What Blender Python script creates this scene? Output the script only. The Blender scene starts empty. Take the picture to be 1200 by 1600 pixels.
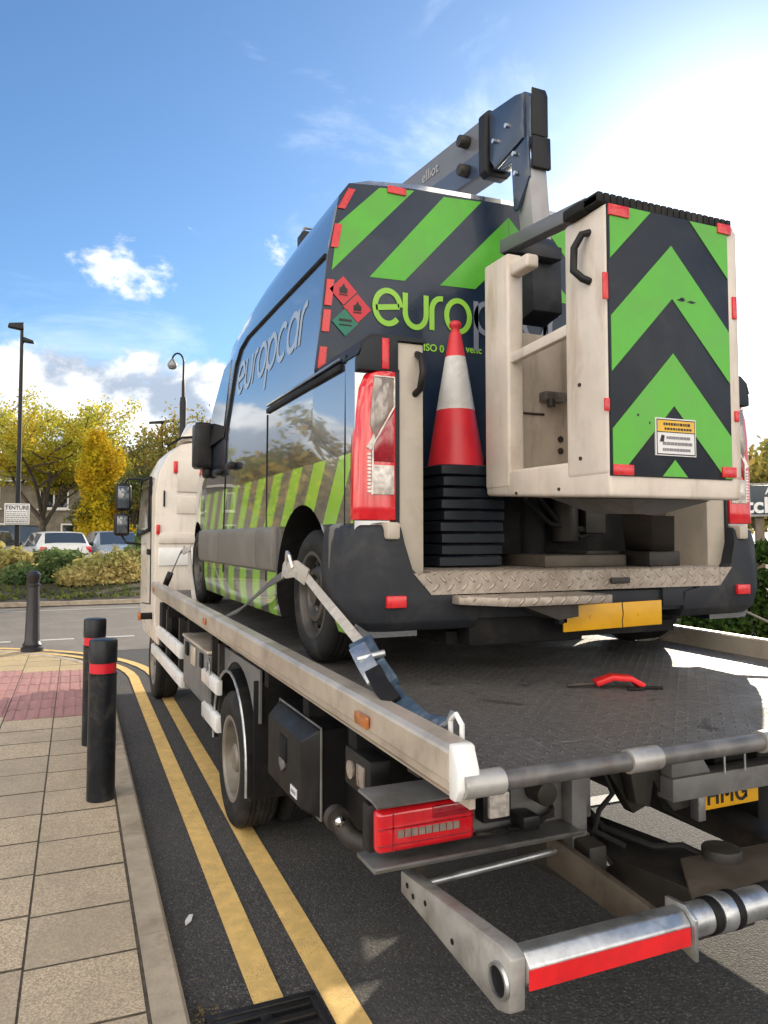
import bpy, bmesh, math, random
import numpy as np
from mathutils import Vector, Matrix
R = math.radians
random.seed(7)
rng = np.random.default_rng(7)
SC = bpy.context.scene
COL = SC.collection

# ------------------------------------------------------------------ camera
cam_d = bpy.data.cameras.new('camera')
cam = bpy.data.objects.new('camera', cam_d)
COL.objects.link(cam)
cam.location = (0, 0, 1.68)
cam.rotation_euler = (R(93.0), 0, R(-23.4))
cam_d.sensor_fit = 'VERTICAL'
cam_d.sensor_height = 36
cam_d.lens = 36 * 1180 / 1600
cam_d.shift_y = -21.8 / 1600
cam_d.clip_end = 2000
cam_d.clip_start = 0.05
SC.camera = cam

# ------------------------------------------------------------------ light
SUN_AZ, SUN_EL = R(49), R(19.5)          # azimuth measured from +Y towards +X
SDIR = Vector((math.sin(SUN_AZ) * math.cos(SUN_EL), math.cos(SUN_AZ) * math.cos(SUN_EL), math.sin(SUN_EL)))
sun_d = bpy.data.lights.new('sun', 'SUN')
sun_d.energy = 2.0
sun_d.angle = R(0.6)
sun_d.color = (1.0, 0.87, 0.68)
sun = bpy.data.objects.new('sun', sun_d)
COL.objects.link(sun)
sun.rotation_euler = SDIR.to_track_quat('Z', 'Y').to_euler()
SC.view_settings.view_transform = 'Standard'
SC.view_settings.look = 'None'
SC.view_settings.gamma = 1
SC.view_settings.exposure = 1.6
SC.cycles.max_bounces = 8
SC.cycles.transparent_max_bounces = 12


class NT:
    """tiny helper round a node tree"""
    def __init__(s, t):
        s.t = t
    def n(s, typ, **k):
        x = s.t.nodes.new(typ)
        for a, b in k.items():
            setattr(x, a, b)
        return x
    def put(s, sock, v):
        if v is None:
            return
        if hasattr(v, 'is_output') or isinstance(v, bpy.types.NodeSocket):
            s.t.links.new(v, sock)
        else:
            sock.default_value = v
    def m(s, op, a, b=None, c=None, clamp=False):
        x = s.n('ShaderNodeMath', operation=op, use_clamp=clamp)
        s.put(x.inputs[0], a); s.put(x.inputs[1], b); s.put(x.inputs[2], c)
        return x.outputs[0]
    def vm(s, op, a, b=None, out=0):
        x = s.n('ShaderNodeVectorMath', operation=op)
        s.put(x.inputs[0], a); s.put(x.inputs[1], b)
        return x.outputs['Value'] if op in ('DOT_PRODUCT', 'LENGTH') else x.outputs[0]
    def mix(s, f, a, b, bt='MIX'):
        x = s.n('ShaderNodeMix', data_type='RGBA', blend_type=bt)
        s.put(x.inputs[0], f); s.put(x.inputs[6], a); s.put(x.inputs[7], b)
        return x.outputs[2]
    def noise(s, vec, scale, detail=4, rough=0.55, dist=0.0):
        x = s.n('ShaderNodeTexNoise')
        s.put(x.inputs['Vector'], vec)
        x.inputs['Scale'].default_value = scale
        x.inputs['Detail'].default_value = detail
        x.inputs['Roughness'].default_value = rough
        x.inputs['Distortion'].default_value = dist
        return x.outputs[0]
    def ss(s, v, a, b, lo=0.0, hi=1.0):
        x = s.n('ShaderNodeMapRange', interpolation_type='SMOOTHSTEP')
        s.put(x.inputs[0], v)
        for i, q in enumerate((a, b, lo, hi)):
            x.inputs[i + 1].default_value = q
        return x.outputs[0]
    def xyz(s, v):
        x = s.n('ShaderNodeSeparateXYZ'); s.put(x.inputs[0], v)
        return x.outputs
    def comb(s, a, b, c):
        x = s.n('ShaderNodeCombineXYZ')
        s.put(x.inputs[0], a); s.put(x.inputs[1], b); s.put(x.inputs[2], c)
        return x.outputs[0]
    def bump(s, h, strength, dist, nrm=None):
        x = s.n('ShaderNodeBump')
        x.inputs['Strength'].default_value = strength
        x.inputs['Distance'].default_value = dist
        s.put(x.inputs['Height'], h)
        if nrm is not None: s.put(x.inputs['Normal'], nrm)
        return x.outputs[0]


def rgb(c):
    return (c[0], c[1], c[2], 1.0)


# ------------------------------------------------------------------ sky
W = bpy.data.worlds.new('World')
SC.world = W
W.use_nodes = True
wt = W.node_tree
wt.nodes.clear()
q = NT(wt)
sky = q.n('ShaderNodeTexSky', sky_type='NISHITA')
sky.sun_disc = False
sky.sun_elevation = SUN_EL
sky.sun_rotation = SUN_AZ
sky.air_density = 1.0
sky.dust_density = 0.35
sky.ozone_density = 2.5
dirv = q.vm('NORMALIZE', q.n('ShaderNodeTexCoord').outputs['Generated'])
dx, dy, dz = q.xyz(dirv)[:3]
csun = q.m('MAXIMUM', q.vm('DOT_PRODUCT', dirv, tuple(SDIR)), 0.0)
# cumulus: noise stretched along the horizon, dense in a low band, plus an unseen bright deck added behind the camera to light the shaded sides
cv = q.vm('MULTIPLY', dirv, (1.0, 1.0, 1.45))
n1 = q.noise(cv, 4.6, 10, 0.58, 0.15)
cv2 = q.vm('ADD', cv, tuple(v * 0.04 for v in (SDIR.x, SDIR.y, 1.6)))
n2 = q.noise(cv2, 4.6, 10, 0.58, 0.15)
band = q.m('MULTIPLY', q.ss(dz, -0.05, 0.02), q.ss(dz, 0.165, 0.275, 1.0, 0.0))
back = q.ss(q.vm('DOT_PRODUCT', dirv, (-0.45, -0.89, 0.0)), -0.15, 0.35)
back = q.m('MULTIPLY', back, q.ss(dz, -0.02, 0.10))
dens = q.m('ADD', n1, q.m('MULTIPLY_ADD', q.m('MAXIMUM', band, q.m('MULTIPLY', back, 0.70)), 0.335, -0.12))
cl = q.ss(dens, 0.555, 0.63)
lit = q.ss(q.m('SUBTRACT', n1, n2), -0.07, 0.075)
# thin high cloud streaks
hv = q.vm('MULTIPLY', dirv, (1.4, 1.4, 3.0))
wisps = q.m('MULTIPLY', q.ss(q.noise(hv, 2.2, 7, 0.62, 0.6), 0.54, 0.78), 0.40)
gain = q.n('ShaderNodeVectorMath', operation='MULTIPLY')
q.put(gain.inputs[0], sky.outputs[0])
gain.inputs[1].default_value = (0.70, 0.88, 1.02)
skyb = gain.outputs[0]
glow = q.m('ADD', q.m('MULTIPLY', q.m('POWER', csun, 60.0), 5.0), q.m('MULTIPLY', q.m('POWER', csun, 10.0), 0.40))
gcol = q.vm('MULTIPLY', q.comb(glow, glow, glow), (1.08, 1.0, 0.86))
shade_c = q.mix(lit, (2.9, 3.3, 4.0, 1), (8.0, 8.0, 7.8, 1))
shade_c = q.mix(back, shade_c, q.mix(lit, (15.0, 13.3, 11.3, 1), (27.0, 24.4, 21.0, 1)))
leftf = q.m('MULTIPLY', q.ss(q.vm('DOT_PRODUCT', dirv, (-0.8, 0.6, 0.0)), 0.70, 0.92), 0.62)  # unseen pale haze added at left to brighten the van flank's reflection
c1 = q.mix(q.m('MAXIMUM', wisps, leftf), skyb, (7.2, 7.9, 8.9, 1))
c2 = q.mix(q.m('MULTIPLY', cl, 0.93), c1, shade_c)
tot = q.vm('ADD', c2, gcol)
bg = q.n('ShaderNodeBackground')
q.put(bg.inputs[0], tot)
bg.inputs[1].default_value = 0.06
wo = q.n('ShaderNodeOutputWorld')
wt.links.new(bg.outputs[0], wo.inputs[0])

# ------------------------------------------------------------------ materials
MATS = {}


def M(name, col, rough=0.5, metal=0.0, coat=0.0, spec=0.5, var=0.12, vs=7.0, bump=0.0, bs=90.0, dirt=None, damt=0.5,
      ds=5.0, rvar=0.08, trans=0.0, streak=False):
    m = bpy.data.materials.new(name)
    m.use_nodes = True
    t = m.node_tree
    q = NT(t)
    b = t.nodes['Principled BSDF']
    co = q.n('ShaderNodeTexCoord').outputs['Object']
    nz = q.noise(co, vs, 5, 0.6)
    lo = rgb([c * (1 - var) for c in col]); hi = rgb([min(1, c * (1 + var)) for c in col])
    c = q.mix(q.ss(nz, 0.3, 0.7), lo, hi)
    if dirt:
        dn = q.noise(q.vm('MULTIPLY', co, (1.6, 1.6, 0.28)) if streak else co, ds, 8, 0.68, 0.4)
        c = q.mix(q.m('MULTIPLY', q.ss(dn, 0.48, 0.72), damt), c, rgb(dirt))
    q.put(b.inputs['Base Color'], c)
    q.put(b.inputs['Roughness'], q.ss(nz, 0.25, 0.75, max(0.02, rough - rvar), min(1, rough + rvar)))
    b.inputs['Metallic'].default_value = metal
    b.inputs['Specular IOR Level'].default_value = spec
    b.inputs['Coat Weight'].default_value = coat
    b.inputs['Coat Roughness'].default_value = 0.03
    if trans:
        b.inputs['Transmission Weight'].default_value = trans
    if bump:
        q.put(b.inputs['Normal'], q.bump(q.noise(co, bs, 3, 0.6), bump, 0.004))
    MATS[name] = m
    return m


M('navy_paint', (0.010, 0.020, 0.042), 0.22, coat=1.0, var=0.06, rvar=0.02, dirt=(0.10, 0.09, 0.08), damt=0.05)
M('navy_panel', (0.010, 0.022, 0.046), 0.30, coat=0.08, spec=0.35, var=0.08, rvar=0.03, dirt=(0.10, 0.09, 0.08), damt=0.10)
M('navy_vinyl', (0.012, 0.017, 0.027), 0.46, spec=0.3, var=0.10, dirt=(0.10, 0.09, 0.08), damt=0.12)
M('green_vinyl', (0.085, 0.40, 0.028), 0.42, var=0.07, dirt=(0.13, 0.2, 0.06), damt=0.22)
M('green_side', (0.17, 0.42, 0.03), 0.25, coat=0.5, var=0.07, dirt=(0.2, 0.24, 0.1), damt=0.30)
M('grey_side', (0.085, 0.085, 0.085), 0.25, coat=0.6, var=0.08, dirt=(0.2, 0.18, 0.15), damt=0.15)
M('trim_plastic', (0.150, 0.140, 0.125), 0.48, var=0.10, bump=0.08, bs=260, dirt=(0.16, 0.14, 0.12), damt=0.35)
M('bumper_plastic', (0.018, 0.021, 0.027), 0.55, spec=0.3, var=0.12, bump=0.10, bs=260, dirt=(0.10, 0.09, 0.08), damt=0.30)
M('black_plastic', (0.010, 0.010, 0.011), 0.45, spec=0.3, var=0.15, bump=0.05, bs=200, dirt=(0.06, 0.055, 0.05), damt=0.3)
M('black_rubber', (0.014, 0.014, 0.014), 0.75, spec=0.3, var=0.2, bump=0.15, bs=120, dirt=(0.10, 0.09, 0.075), damt=0.45)
M('cone_rubber', (0.008, 0.012, 0.018), 0.45, spec=0.3, var=0.25, vs=4, bump=0.12, bs=50, dirt=(0.06, 0.065, 0.07), damt=0.5, ds=9)
M('bucket_plastic', (0.66, 0.59, 0.51), 0.42, var=0.07, bump=0.06, bs=30, dirt=(0.40, 0.29, 0.20), damt=0.6, ds=6.0, streak=True)
M('bucket_inner', (0.55, 0.48, 0.40), 0.55, var=0.08, dirt=(0.28, 0.21, 0.15), damt=0.7, ds=6, streak=True)
M('beige_panel', (0.46, 0.41, 0.34), 0.5, var=0.05, dirt=(0.25, 0.2, 0.15), damt=0.35, ds=4)
M('cream_paint', (0.66, 0.60, 0.52), 0.32, coat=0.3, var=0.04, dirt=(0.36, 0.30, 0.23), damt=0.45, ds=5, streak=True)
M('white_paint', (0.78, 0.78, 0.76), 0.35, coat=0.2, var=0.04, dirt=(0.35, 0.28, 0.2), damt=0.3)
M('alloy', (0.60, 0.53, 0.44), 0.42, metal=0.55, var=0.14, vs=3, bump=0.06, bs=60, dirt=(0.24, 0.19, 0.14), damt=0.5, ds=4)
M('alloy_bright', (0.78, 0.76, 0.72), 0.30, metal=0.8, var=0.1, bump=0.05, dirt=(0.3, 0.25, 0.2), damt=0.25)
M('steel_grey', (0.26, 0.26, 0.26), 0.42, metal=0.6, var=0.2, bump=0.1, bs=60, dirt=(0.10, 0.075, 0.055), damt=0.6, ds=9)
M('steel_paint', (0.19, 0.19, 0.19), 0.5, metal=0.2, var=0.14, bump=0.08, bs=60, dirt=(0.09, 0.07, 0.05), damt=0.5, ds=6)
M('galvanised', (0.50, 0.52, 0.53), 0.36, metal=0.85, var=0.2, vs=14, bump=0.12, bs=45, dirt=(0.05, 0.045, 0.04), damt=0.45, ds=9)
M('galv_dull', (0.40, 0.39, 0.37), 0.45, metal=0.5, var=0.2, vs=10, bump=0.12, bs=45, dirt=(0.16, 0.13, 0.10), damt=0.6, ds=8)
M('roller_steel', (0.15, 0.145, 0.14), 0.45, metal=0.4, var=0.25, vs=12, bump=0.15, bs=50, dirt=(0.10, 0.075, 0.055), damt=0.7, ds=9)
M('dark_steel', (0.035, 0.032, 0.029), 0.55, metal=0.3, var=0.25, bump=0.15, bs=50, dirt=(0.11, 0.08, 0.055), damt=0.55, ds=6)
M('brown_steel', (0.115, 0.095, 0.075), 0.55, metal=0.3, var=0.2, bump=0.15, bs=50, dirt=(0.04, 0.033, 0.028), damt=0.7, ds=6)
M('boom_paint', (0.030, 0.050, 0.090), 0.35, coat=0.4, var=0.1, dirt=(0.14, 0.13, 0.12), damt=0.25)
M('boom_grey', (0.125, 0.13, 0.145), 0.38, coat=0.2, var=0.08, dirt=(0.12, 0.10, 0.08), damt=0.35)
M('fly_paint', (0.32, 0.32, 0.33), 0.4, coat=0.2, var=0.06, dirt=(0.30, 0.22, 0.15), damt=0.5, ds=3)
M('chassis_black', (0.006, 0.006, 0.007), 0.65, spec=0.25, var=0.3, dirt=(0.035, 0.03, 0.025), damt=0.5)
M('red_lens', (0.62, 0.010, 0.018), 0.16, coat=0.8, var=0.1, vs=20, rvar=0.03)
M('red_lens_dark', (0.30, 0.008, 0.018), 0.16, coat=0.8, var=0.2, vs=40)
M('clear_lens', (0.56, 0.52, 0.47), 0.14, coat=1.0, var=0.30, vs=40)
M('smoke_lens', (0.25, 0.21, 0.18), 0.14, coat=1.0, var=0.2, vs=24)
M('amber_lens', (0.40, 0.12, 0.02), 0.25, coat=0.6, var=0.2)
M('red_reflect', (0.62, 0.022, 0.028), 0.30, var=0.12, vs=30, coat=0.2)
M('red_tape', (0.66, 0.012, 0.016), 0.42, var=0.12, dirt=(0.25, 0.02, 0.02), damt=0.4)
M('red_cone', (0.62, 0.022, 0.035), 0.42, var=0.10, dirt=(0.3, 0.06, 0.05), damt=0.35, bump=0.05)
M('white_cone', (0.58, 0.57, 0.55), 0.38, var=0.10, dirt=(0.30, 0.28, 0.25), damt=0.5, ds=7)
M('plate_yellow', (0.70, 0.36, 0.006), 0.40, var=0.06, dirt=(0.40, 0.22, 0.02), damt=0.3)
M('black_ink', (0.008, 0.008, 0.008), 0.5)
M('white_ink', (0.72, 0.72, 0.72), 0.5, var=0.03)
M('grey_ink', (0.20, 0.20, 0.21), 0.5)
M('side_letter', (0.30, 0.37, 0.46), 0.4, coat=0.2, var=0.05)
M('logo_green', (0.26, 0.56, 0.05), 0.4, var=0.05)
M('logo_grey', (0.19, 0.21, 0.27), 0.4, var=0.05)
M('hazard_green', (0.015, 0.17, 0.11), 0.45)
M('hazard_red', (0.55, 0.03, 0.045), 0.45)
M('sticker_yellow', (0.72, 0.42, 0.03), 0.4)
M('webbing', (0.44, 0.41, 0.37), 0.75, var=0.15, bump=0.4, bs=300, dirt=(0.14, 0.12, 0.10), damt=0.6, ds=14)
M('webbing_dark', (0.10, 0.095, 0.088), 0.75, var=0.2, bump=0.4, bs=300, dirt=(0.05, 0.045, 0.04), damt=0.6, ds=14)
M('webbing_blue', (0.035, 0.065, 0.10), 0.5, var=0.3, vs=18, bump=0.4, bs=300, dirt=(0.22, 0.26, 0.32), damt=0.6, ds=16)
M('chrome', (0.75, 0.75, 0.74), 0.18, metal=1.0, var=0.1)
M('rim_grey', (0.085, 0.080, 0.072), 0.42, metal=0.5, var=0.15, dirt=(0.12, 0.10, 0.08), damt=0.6, ds=9)
M('rim_cream', (0.22, 0.20, 0.17), 0.45, metal=0.3, var=0.15, dirt=(0.16, 0.12, 0.08), damt=0.6, ds=8)
M('glass_dark', (0.012, 0.015, 0.018), 0.06, coat=1.0, var=0.05, rvar=0.01, spec=0.7)
M('glass_sky', (0.05, 0.065, 0.08), 0.06, coat=1.0, var=0.05, rvar=0.01, spec=0.8)
M('car_white', (0.74, 0.74, 0.70), 0.3, coat=0.8, var=0.03)
M('car_silver', (0.42, 0.48, 0.55), 0.3, metal=0.3, coat=0.8, var=0.03)
M('car_dark', (0.03, 0.035, 0.04), 0.3, coat=0.8, var=0.05)
M('lamp_black', (0.010, 0.010, 0.011), 0.45, spec=0.3, var=0.15)
M('bollard_black', (0.008, 0.010, 0.014), 0.34, spec=0.35, var=0.15, bump=0.03, bs=60, dirt=(0.09, 0.08, 0.07), damt=0.4, ds=9)
M('iron_black', (0.016, 0.014, 0.018), 0.35, var=0.2, bump=0.1, bs=40)
M('bollard_red', (0.60, 0.010, 0.025), 0.4, var=0.08)
M('brick_wall', (0.19, 0.165, 0.125), 0.9, var=0.25, vs=3, bump=0.3, bs=14)
M('roof_tile', (0.10, 0.085, 0.075), 0.85, var=0.25, vs=4, bump=0.4, bs=20)
M('frame_white', (0.68, 0.67, 0.63), 0.5, var=0.04)
M('bark', (0.075, 0.058, 0.042), 0.9, var=0.35, vs=9, bump=0.8, bs=22)
M('wood_post', (0.17, 0.13, 0.09), 0.8, var=0.25, bump=0.4, bs=30)
M('sign_slate', (0.035, 0.05, 0.062), 0.45, var=0.08)
M('kerb_stone', (0.40, 0.335, 0.25), 0.88, var=0.16, vs=5, bump=0.5, bs=90, dirt=(0.14, 0.12, 0.09), damt=0.6, ds=6)
M('joint_soil', (0.085, 0.070, 0.050), 0.95, var=0.4, vs=30)
M('soil', (0.05, 0.04, 0.03), 0.95, var=0.3, bump=0.6, bs=20)
M('iron_grate', (0.028, 0.027, 0.027), 0.5, metal=0.5, var=0.3, bump=0.3, bs=60, dirt=(0.08, 0.06, 0.045), damt=0.5, ds=20)


def stripe_paint(name):
    m = M(name, (0.010, 0.020, 0.042), 0.22, coat=1.0, var=0.06, rvar=0.02, dirt=(0.10, 0.09, 0.08), damt=0.05)
    t = m.node_tree; q = NT(t); b = t.nodes['Principled BSDF']
    old = b.inputs['Base Color'].links[0].from_socket
    co = q.n('ShaderNodeTexCoord').outputs['Object']
    x, y, z = q.xyz(co)[:3]
    y = q.m('ADD', y, 4.6); z = q.m('ADD', z, 1.12)
    def band(z0, z1, slant, off):
        inz = q.m('MULTIPLY', q.m('GREATER_THAN', z, z0), q.m('LESS_THAN', z, z1))
        iny = q.m('MULTIPLY', q.m('LESS_THAN', y, 6.30), q.m('GREATER_THAN', y, 2.672))
        sh_ = q.m('DIVIDE', q.m('SUBTRACT', z1, z), z1 - z0)
        u = q.m('SUBTRACT', q.m('SUBTRACT', y, off), q.m('MULTIPLY', sh_, slant))
        f = q.m('FRACT', q.m('DIVIDE', u, 0.33))
        side = q.m('GREATER_THAN', q.m('ABSOLUTE', x), 0.90)
        return q.m('MULTIPLY', q.m('MULTIPLY', inz, iny), side), q.m('LESS_THAN', f, 0.5)
    dirt = q.noise(co, 6.0, 8, 0.7, 0.4)
    g_ = q.mix(q.m('MULTIPLY', q.ss(dirt, 0.45, 0.75), 0.35), (0.36, 0.72, 0.07, 1), (0.44, 0.52, 0.24, 1))
    k_ = q.mix(q.m('MULTIPLY', q.ss(dirt, 0.45, 0.75), 0.35), (0.17, 0.165, 0.15, 1), (0.32, 0.29, 0.23, 1))
    for args in ((1.735, 2.005, 0.21, 2.66), (1.20, 1.51, 0.05, 2.78)):
        msk, gr_ = band(*args)
        old = q.mix(msk, old, q.mix(gr_, k_, g_))
    q.put(b.inputs['Base Color'], old)
    b.inputs['IOR'].default_value = 2.3
    b.inputs['Coat IOR'].default_value = 3.6


stripe_paint('body_paint')


def slab_mat(name, col, speck=0.22):
    m = bpy.data.materials.new(name); m.use_nodes = True
    t = m.node_tree; q = NT(t); b = t.nodes['Principled BSDF']
    co = q.n('ShaderNodeTexCoord').outputs['Object']
    isl = q.n('ShaderNodeNewGeometry').outputs['Random Per Island']
    fine = q.noise(co, 110, 3, 0.7)
    mid = q.noise(co, 2.3, 7, 0.62, 0.3)
    stain = q.noise(co, 9, 7, 0.7, 0.3)
    c = q.mix(q.ss(fine, 0.34, 0.68), rgb([v * (1 - speck * 1.4) for v in col]), rgb([v * (1 + speck * 1.3) for v in col]))
    c = q.mix(q.m('MULTIPLY', q.ss(mid, 0.42, 0.66), 0.45), c, rgb([v * 0.62 for v in col]))
    c = q.mix(q.m('MULTIPLY', q.ss(stain, 0.54, 0.70), 0.55), c, rgb([v * 0.5 for v in col]))
    c = q.mix(q.m('MULTIPLY', isl, 0.55), c, rgb([col[0] * 0.66, col[1] * 0.68, col[2] * 0.72]))
    q.put(b.inputs['Base Color'], c)
    b.inputs['Roughness'].default_value = 0.85
    hgt = q.m('ADD', q.m('MULTIPLY', fine, 0.7), q.m('MULTIPLY', stain, 0.9))
    q.put(b.inputs['Normal'], q.bump(hgt, 0.65, 0.006))
    MATS[name] = m


slab_mat('slab_buff', (0.53, 0.43, 0.30), 0.30)
slab_mat('slab_yellow', (0.52, 0.40, 0.22))  # yellower copy of the buff slabs, warm sunlight painted into the far paving
slab_mat('slab_red', (0.46, 0.24, 0.22))


def asphalt(name, base, flecks=1.0):
    m = bpy.data.materials.new(name); m.use_nodes = True
    t = m.node_tree; q = NT(t); b = t.nodes['Principled BSDF']
    co = q.n('ShaderNodeTexCoord').outputs['Object']
    vor = q.n('ShaderNodeTexVoronoi', feature='F1')
    q.put(vor.inputs['Vector'], co); vor.inputs['Scale'].default_value = 95
    rnd = vor.outputs['Color']; d = vor.outputs['Distance']
    r0 = q.xyz(rnd)[0]
    fine = q.noise(co, 240, 3, 0.7)
    mid = q.noise(co, 1.3, 6, 0.6, 0.2)
    c = q.mix(q.ss(fine, 0.3, 0.7), rgb([v * 0.45 for v in base]), rgb([v * 1.6 for v in base]))
    st = q.m('MULTIPLY', q.ss(r0, 0.62, 0.98), q.ss(d, 0.25, 0.6, 1.0, 0.0))
    c = q.mix(q.m('MULTIPLY', q.ss(r0, 0.40, 0.05), 0.55), c, rgb([v * 0.35 for v in base]))
    c = q.mix(q.m('MULTIPLY', st, 0.60 * flecks), c, (0.27, 0.255, 0.235, 1))
    c = q.mix(q.m('MULTIPLY', q.ss(mid, 0.42, 0.7), 0.4), c, rgb([v * 1.5 for v in base]))
    lf = q.noise(co, 34, 4, 0.7, 1.0)
    c = q.mix(q.m('MULTIPLY', q.ss(lf, 0.70, 0.74), 0.5), c, (0.16, 0.13, 0.09, 1))
    q.put(b.inputs['Base Color'], c)
    b.inputs['Roughness'].default_value = 0.82
    q.put(b.inputs['Normal'], q.bump(q.m('ADD', q.m('MULTIPLY', d, -1.0), q.m('MULTIPLY', fine, 0.6)), 0.8, 0.007))
    MATS[name] = m


asphalt('asphalt', (0.064, 0.061, 0.058))
asphalt('asphalt_old', (0.20, 0.18, 0.155), 0.8)


def road_paint(name, col):
    m = bpy.data.materials.new(name); m.use_nodes = True
    t = m.node_tree; q = NT(t); b = t.nodes['Principled BSDF']
    co = q.n('ShaderNodeTexCoord').outputs['Object']
    fine = q.noise(co, 150, 4, 0.75)
    big = q.noise(co, 3.0, 8, 0.7, 0.3)
    c = q.mix(q.ss(q.noise(co, 12, 6, 0.65), 0.35, 0.7), rgb([v * 0.80 for v in col]), rgb(col))
    wear = q.ss(q.m('ADD', fine, q.m('MULTIPLY', big, 0.55)), 0.84, 0.99)
    c = q.mix(q.m('MULTIPLY', wear, 0.85), c, (0.07, 0.065, 0.055, 1))
    q.put(b.inputs['Base Color'], c)
    b.inputs['Roughness'].default_value = 0.7
    q.put(b.inputs['Normal'], q.bump(fine, 0.5, 0.004))
    MATS[name] = m


road_paint('yellow_line', (0.86, 0.58, 0.20))
road_paint('white_line', (0.62, 0.60, 0.55))


def tread_mat(name, col, scale, metal=0.4, rough=0.40, dirtc=(0.06, 0.05, 0.04), damt=0.6, bumpd=0.006, wear=0.0):
    """five-bar style raised lozenges, alternating direction"""
    m = bpy.data.materials.new(name); m.use_nodes = True
    t = m.node_tree; q = NT(t); b = t.nodes['Principled BSDF']
    co = q.n('ShaderNodeTexCoord').outputs['Object']
    x, y, z = q.xyz(co)[:3]
    yz = q.m('ADD', y, z)
    def lozenge(ox, oy, sgn):
        u = q.m('SUBTRACT', q.m('FRACT', q.m('MULTIPLY_ADD', x, scale, ox)), 0.5)
        v = q.m('SUBTRACT', q.m('FRACT', q.m('MULTIPLY_ADD', yz, scale, oy)), 0.5)
        a = q.m('ADD', u, q.m('MULTIPLY', v, sgn))
        c = q.m('SUBTRACT', v, q.m('MULTIPLY', u, sgn))
        e = q.m('ADD', q.m('POWER', q.m('MULTIPLY', a, 2.1), 2.0), q.m('POWER', q.m('MULTIPLY', c, 7.5), 2.0))
        return q.ss(e, 0.25, 1.1, 1.0, 0.0)
    h = q.m('MAXIMUM', lozenge(0, 0, 1.0), lozenge(0.5, 0.5, -1.0))
    big = q.noise(co, 2.2, 8, 0.65, 0.4)
    sc = q.noise(co, 30, 5, 0.7)
    c = q.mix(q.ss(sc, 0.3, 0.7), rgb([v * 0.8 for v in col]), rgb([v * 1.2 for v in col]))
    c = q.mix(q.m('MULTIPLY', q.ss(big, 0.40, 0.68), damt), c, rgb(dirtc))
    c = q.mix(q.m('MULTIPLY', h, 0.45), c, rgb([min(1, v * 1.7 + 0.05) for v in col]))
    s1_ = q.noise(q.vm('MULTIPLY', co, (95.0, 4.0, 4.0)), 1.0, 3, 0.6, 0.4)
    s2_ = q.noise(q.vm('MULTIPLY', co, (5.0, 70.0, 4.0)), 1.0, 3, 0.6, 0.6)
    patch = q.ss(q.noise(co, 1.7, 4, 0.6), 0.46, 0.66)
    scr = q.m('MULTIPLY', q.m('MAXIMUM', q.ss(s1_, 0.62, 0.70), q.ss(s2_, 0.66, 0.73)), q.m('MULTIPLY_ADD', patch, 0.75, 0.15))
    c = q.mix(q.m('MULTIPLY', scr, wear), c, rgb([min(1, v * 2.2 + 0.08) for v in col]))
    oil = q.ss(q.noise(co, 3.3, 5, 0.6, 0.8), 0.62, 0.70)
    c = q.mix(q.m('MULTIPLY', oil, wear), c, (0.022, 0.020, 0.018, 1))
    q.put(b.inputs['Base Color'], c)
    b.inputs['Metallic'].default_value = metal
    q.put(b.inputs['Roughness'], q.m('SUBTRACT', q.ss(big, 0.3, 0.7, rough - 0.08, rough + 0.2), q.m('MULTIPLY', q.m('MAXIMUM', oil, scr), 0.22 * wear)))
    q.put(b.inputs['Normal'], q.bump(q.m('ADD', h, q.m('MULTIPLY', sc, 0.12)), 1.0, bumpd))
    MATS[name] = m


tread_mat('deck_plate', (0.115, 0.110, 0.104), 20.0, wear=0.75, metal=0.2, rough=0.52, dirtc=(0.080, 0.066, 0.052), damt=0.55, bumpd=0.012)
tread_mat('step_plate', (0.36, 0.31, 0.26), 16.0, metal=0.35, rough=0.42, dirtc=(0.20, 0.15, 0.11), damt=0.6)


def leaf_mat(name, c1, c2, c3, trans=0.45):
    m = bpy.data.materials.new(name); m.use_nodes = True
    t = m.node_tree; q = NT(t)
    t.nodes.remove(t.nodes['Principled BSDF'])
    g = q.n('ShaderNodeNewGeometry')
    co = q.n('ShaderNodeTexCoord').outputs['Object']
    big = q.noise(co, 0.7, 3, 0.5)
    c = q.mix(g.outputs['Random Per Island'], rgb(c1), rgb(c2))
    c = q.mix(q.ss(big, 0.42, 0.62), c, rgb(c3))
    d = q.n('ShaderNodeBsdfDiffuse'); q.put(d.inputs[0], c)
    tr = q.n('ShaderNodeBsdfTranslucent'); q.put(tr.inputs[0], c)
    mx = q.n('ShaderNodeMixShader'); mx.inputs[0].default_value = trans
    t.links.new(d.outputs[0], mx.inputs[1]); t.links.new(tr.outputs[0], mx.inputs[2])
    out = t.nodes['Material Output']
    t.links.new(mx.outputs[0], out.inputs[0])
    MATS[name] = m


leaf_mat('leaf_yellow', (0.54, 0.48, 0.06), (0.32, 0.37, 0.07), (0.58, 0.46, 0.06), 0.55)
leaf_mat('leaf_gold', (0.62, 0.47, 0.03), (0.42, 0.37, 0.03), (0.55, 0.38, 0.03), 0.5)
leaf_mat('leaf_green', (0.055, 0.085, 0.03), (0.10, 0.12, 0.035), (0.16, 0.15, 0.04))
leaf_mat('leaf_mixed', (0.34, 0.29, 0.08), (0.17, 0.20, 0.06), (0.40, 0.29, 0.07), 0.5)
leaf_mat('leaf_hedge', (0.035, 0.07, 0.018), (0.06, 0.11, 0.025), (0.05, 0.08, 0.02), 0.3)
leaf_mat('leaf_variegated', (0.58, 0.50, 0.20), (0.26, 0.30, 0.10), (0.62, 0.52, 0.22), 0.4)
leaf_mat('leaf_shrub', (0.12, 0.20, 0.08), (0.24, 0.29, 0.11), (0.10, 0.16, 0.07), 0.35)
leaf_mat('grass_blade', (0.09, 0.13, 0.03), (0.15, 0.17, 0.05), (0.11, 0.13, 0.04), 0.3)
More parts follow.
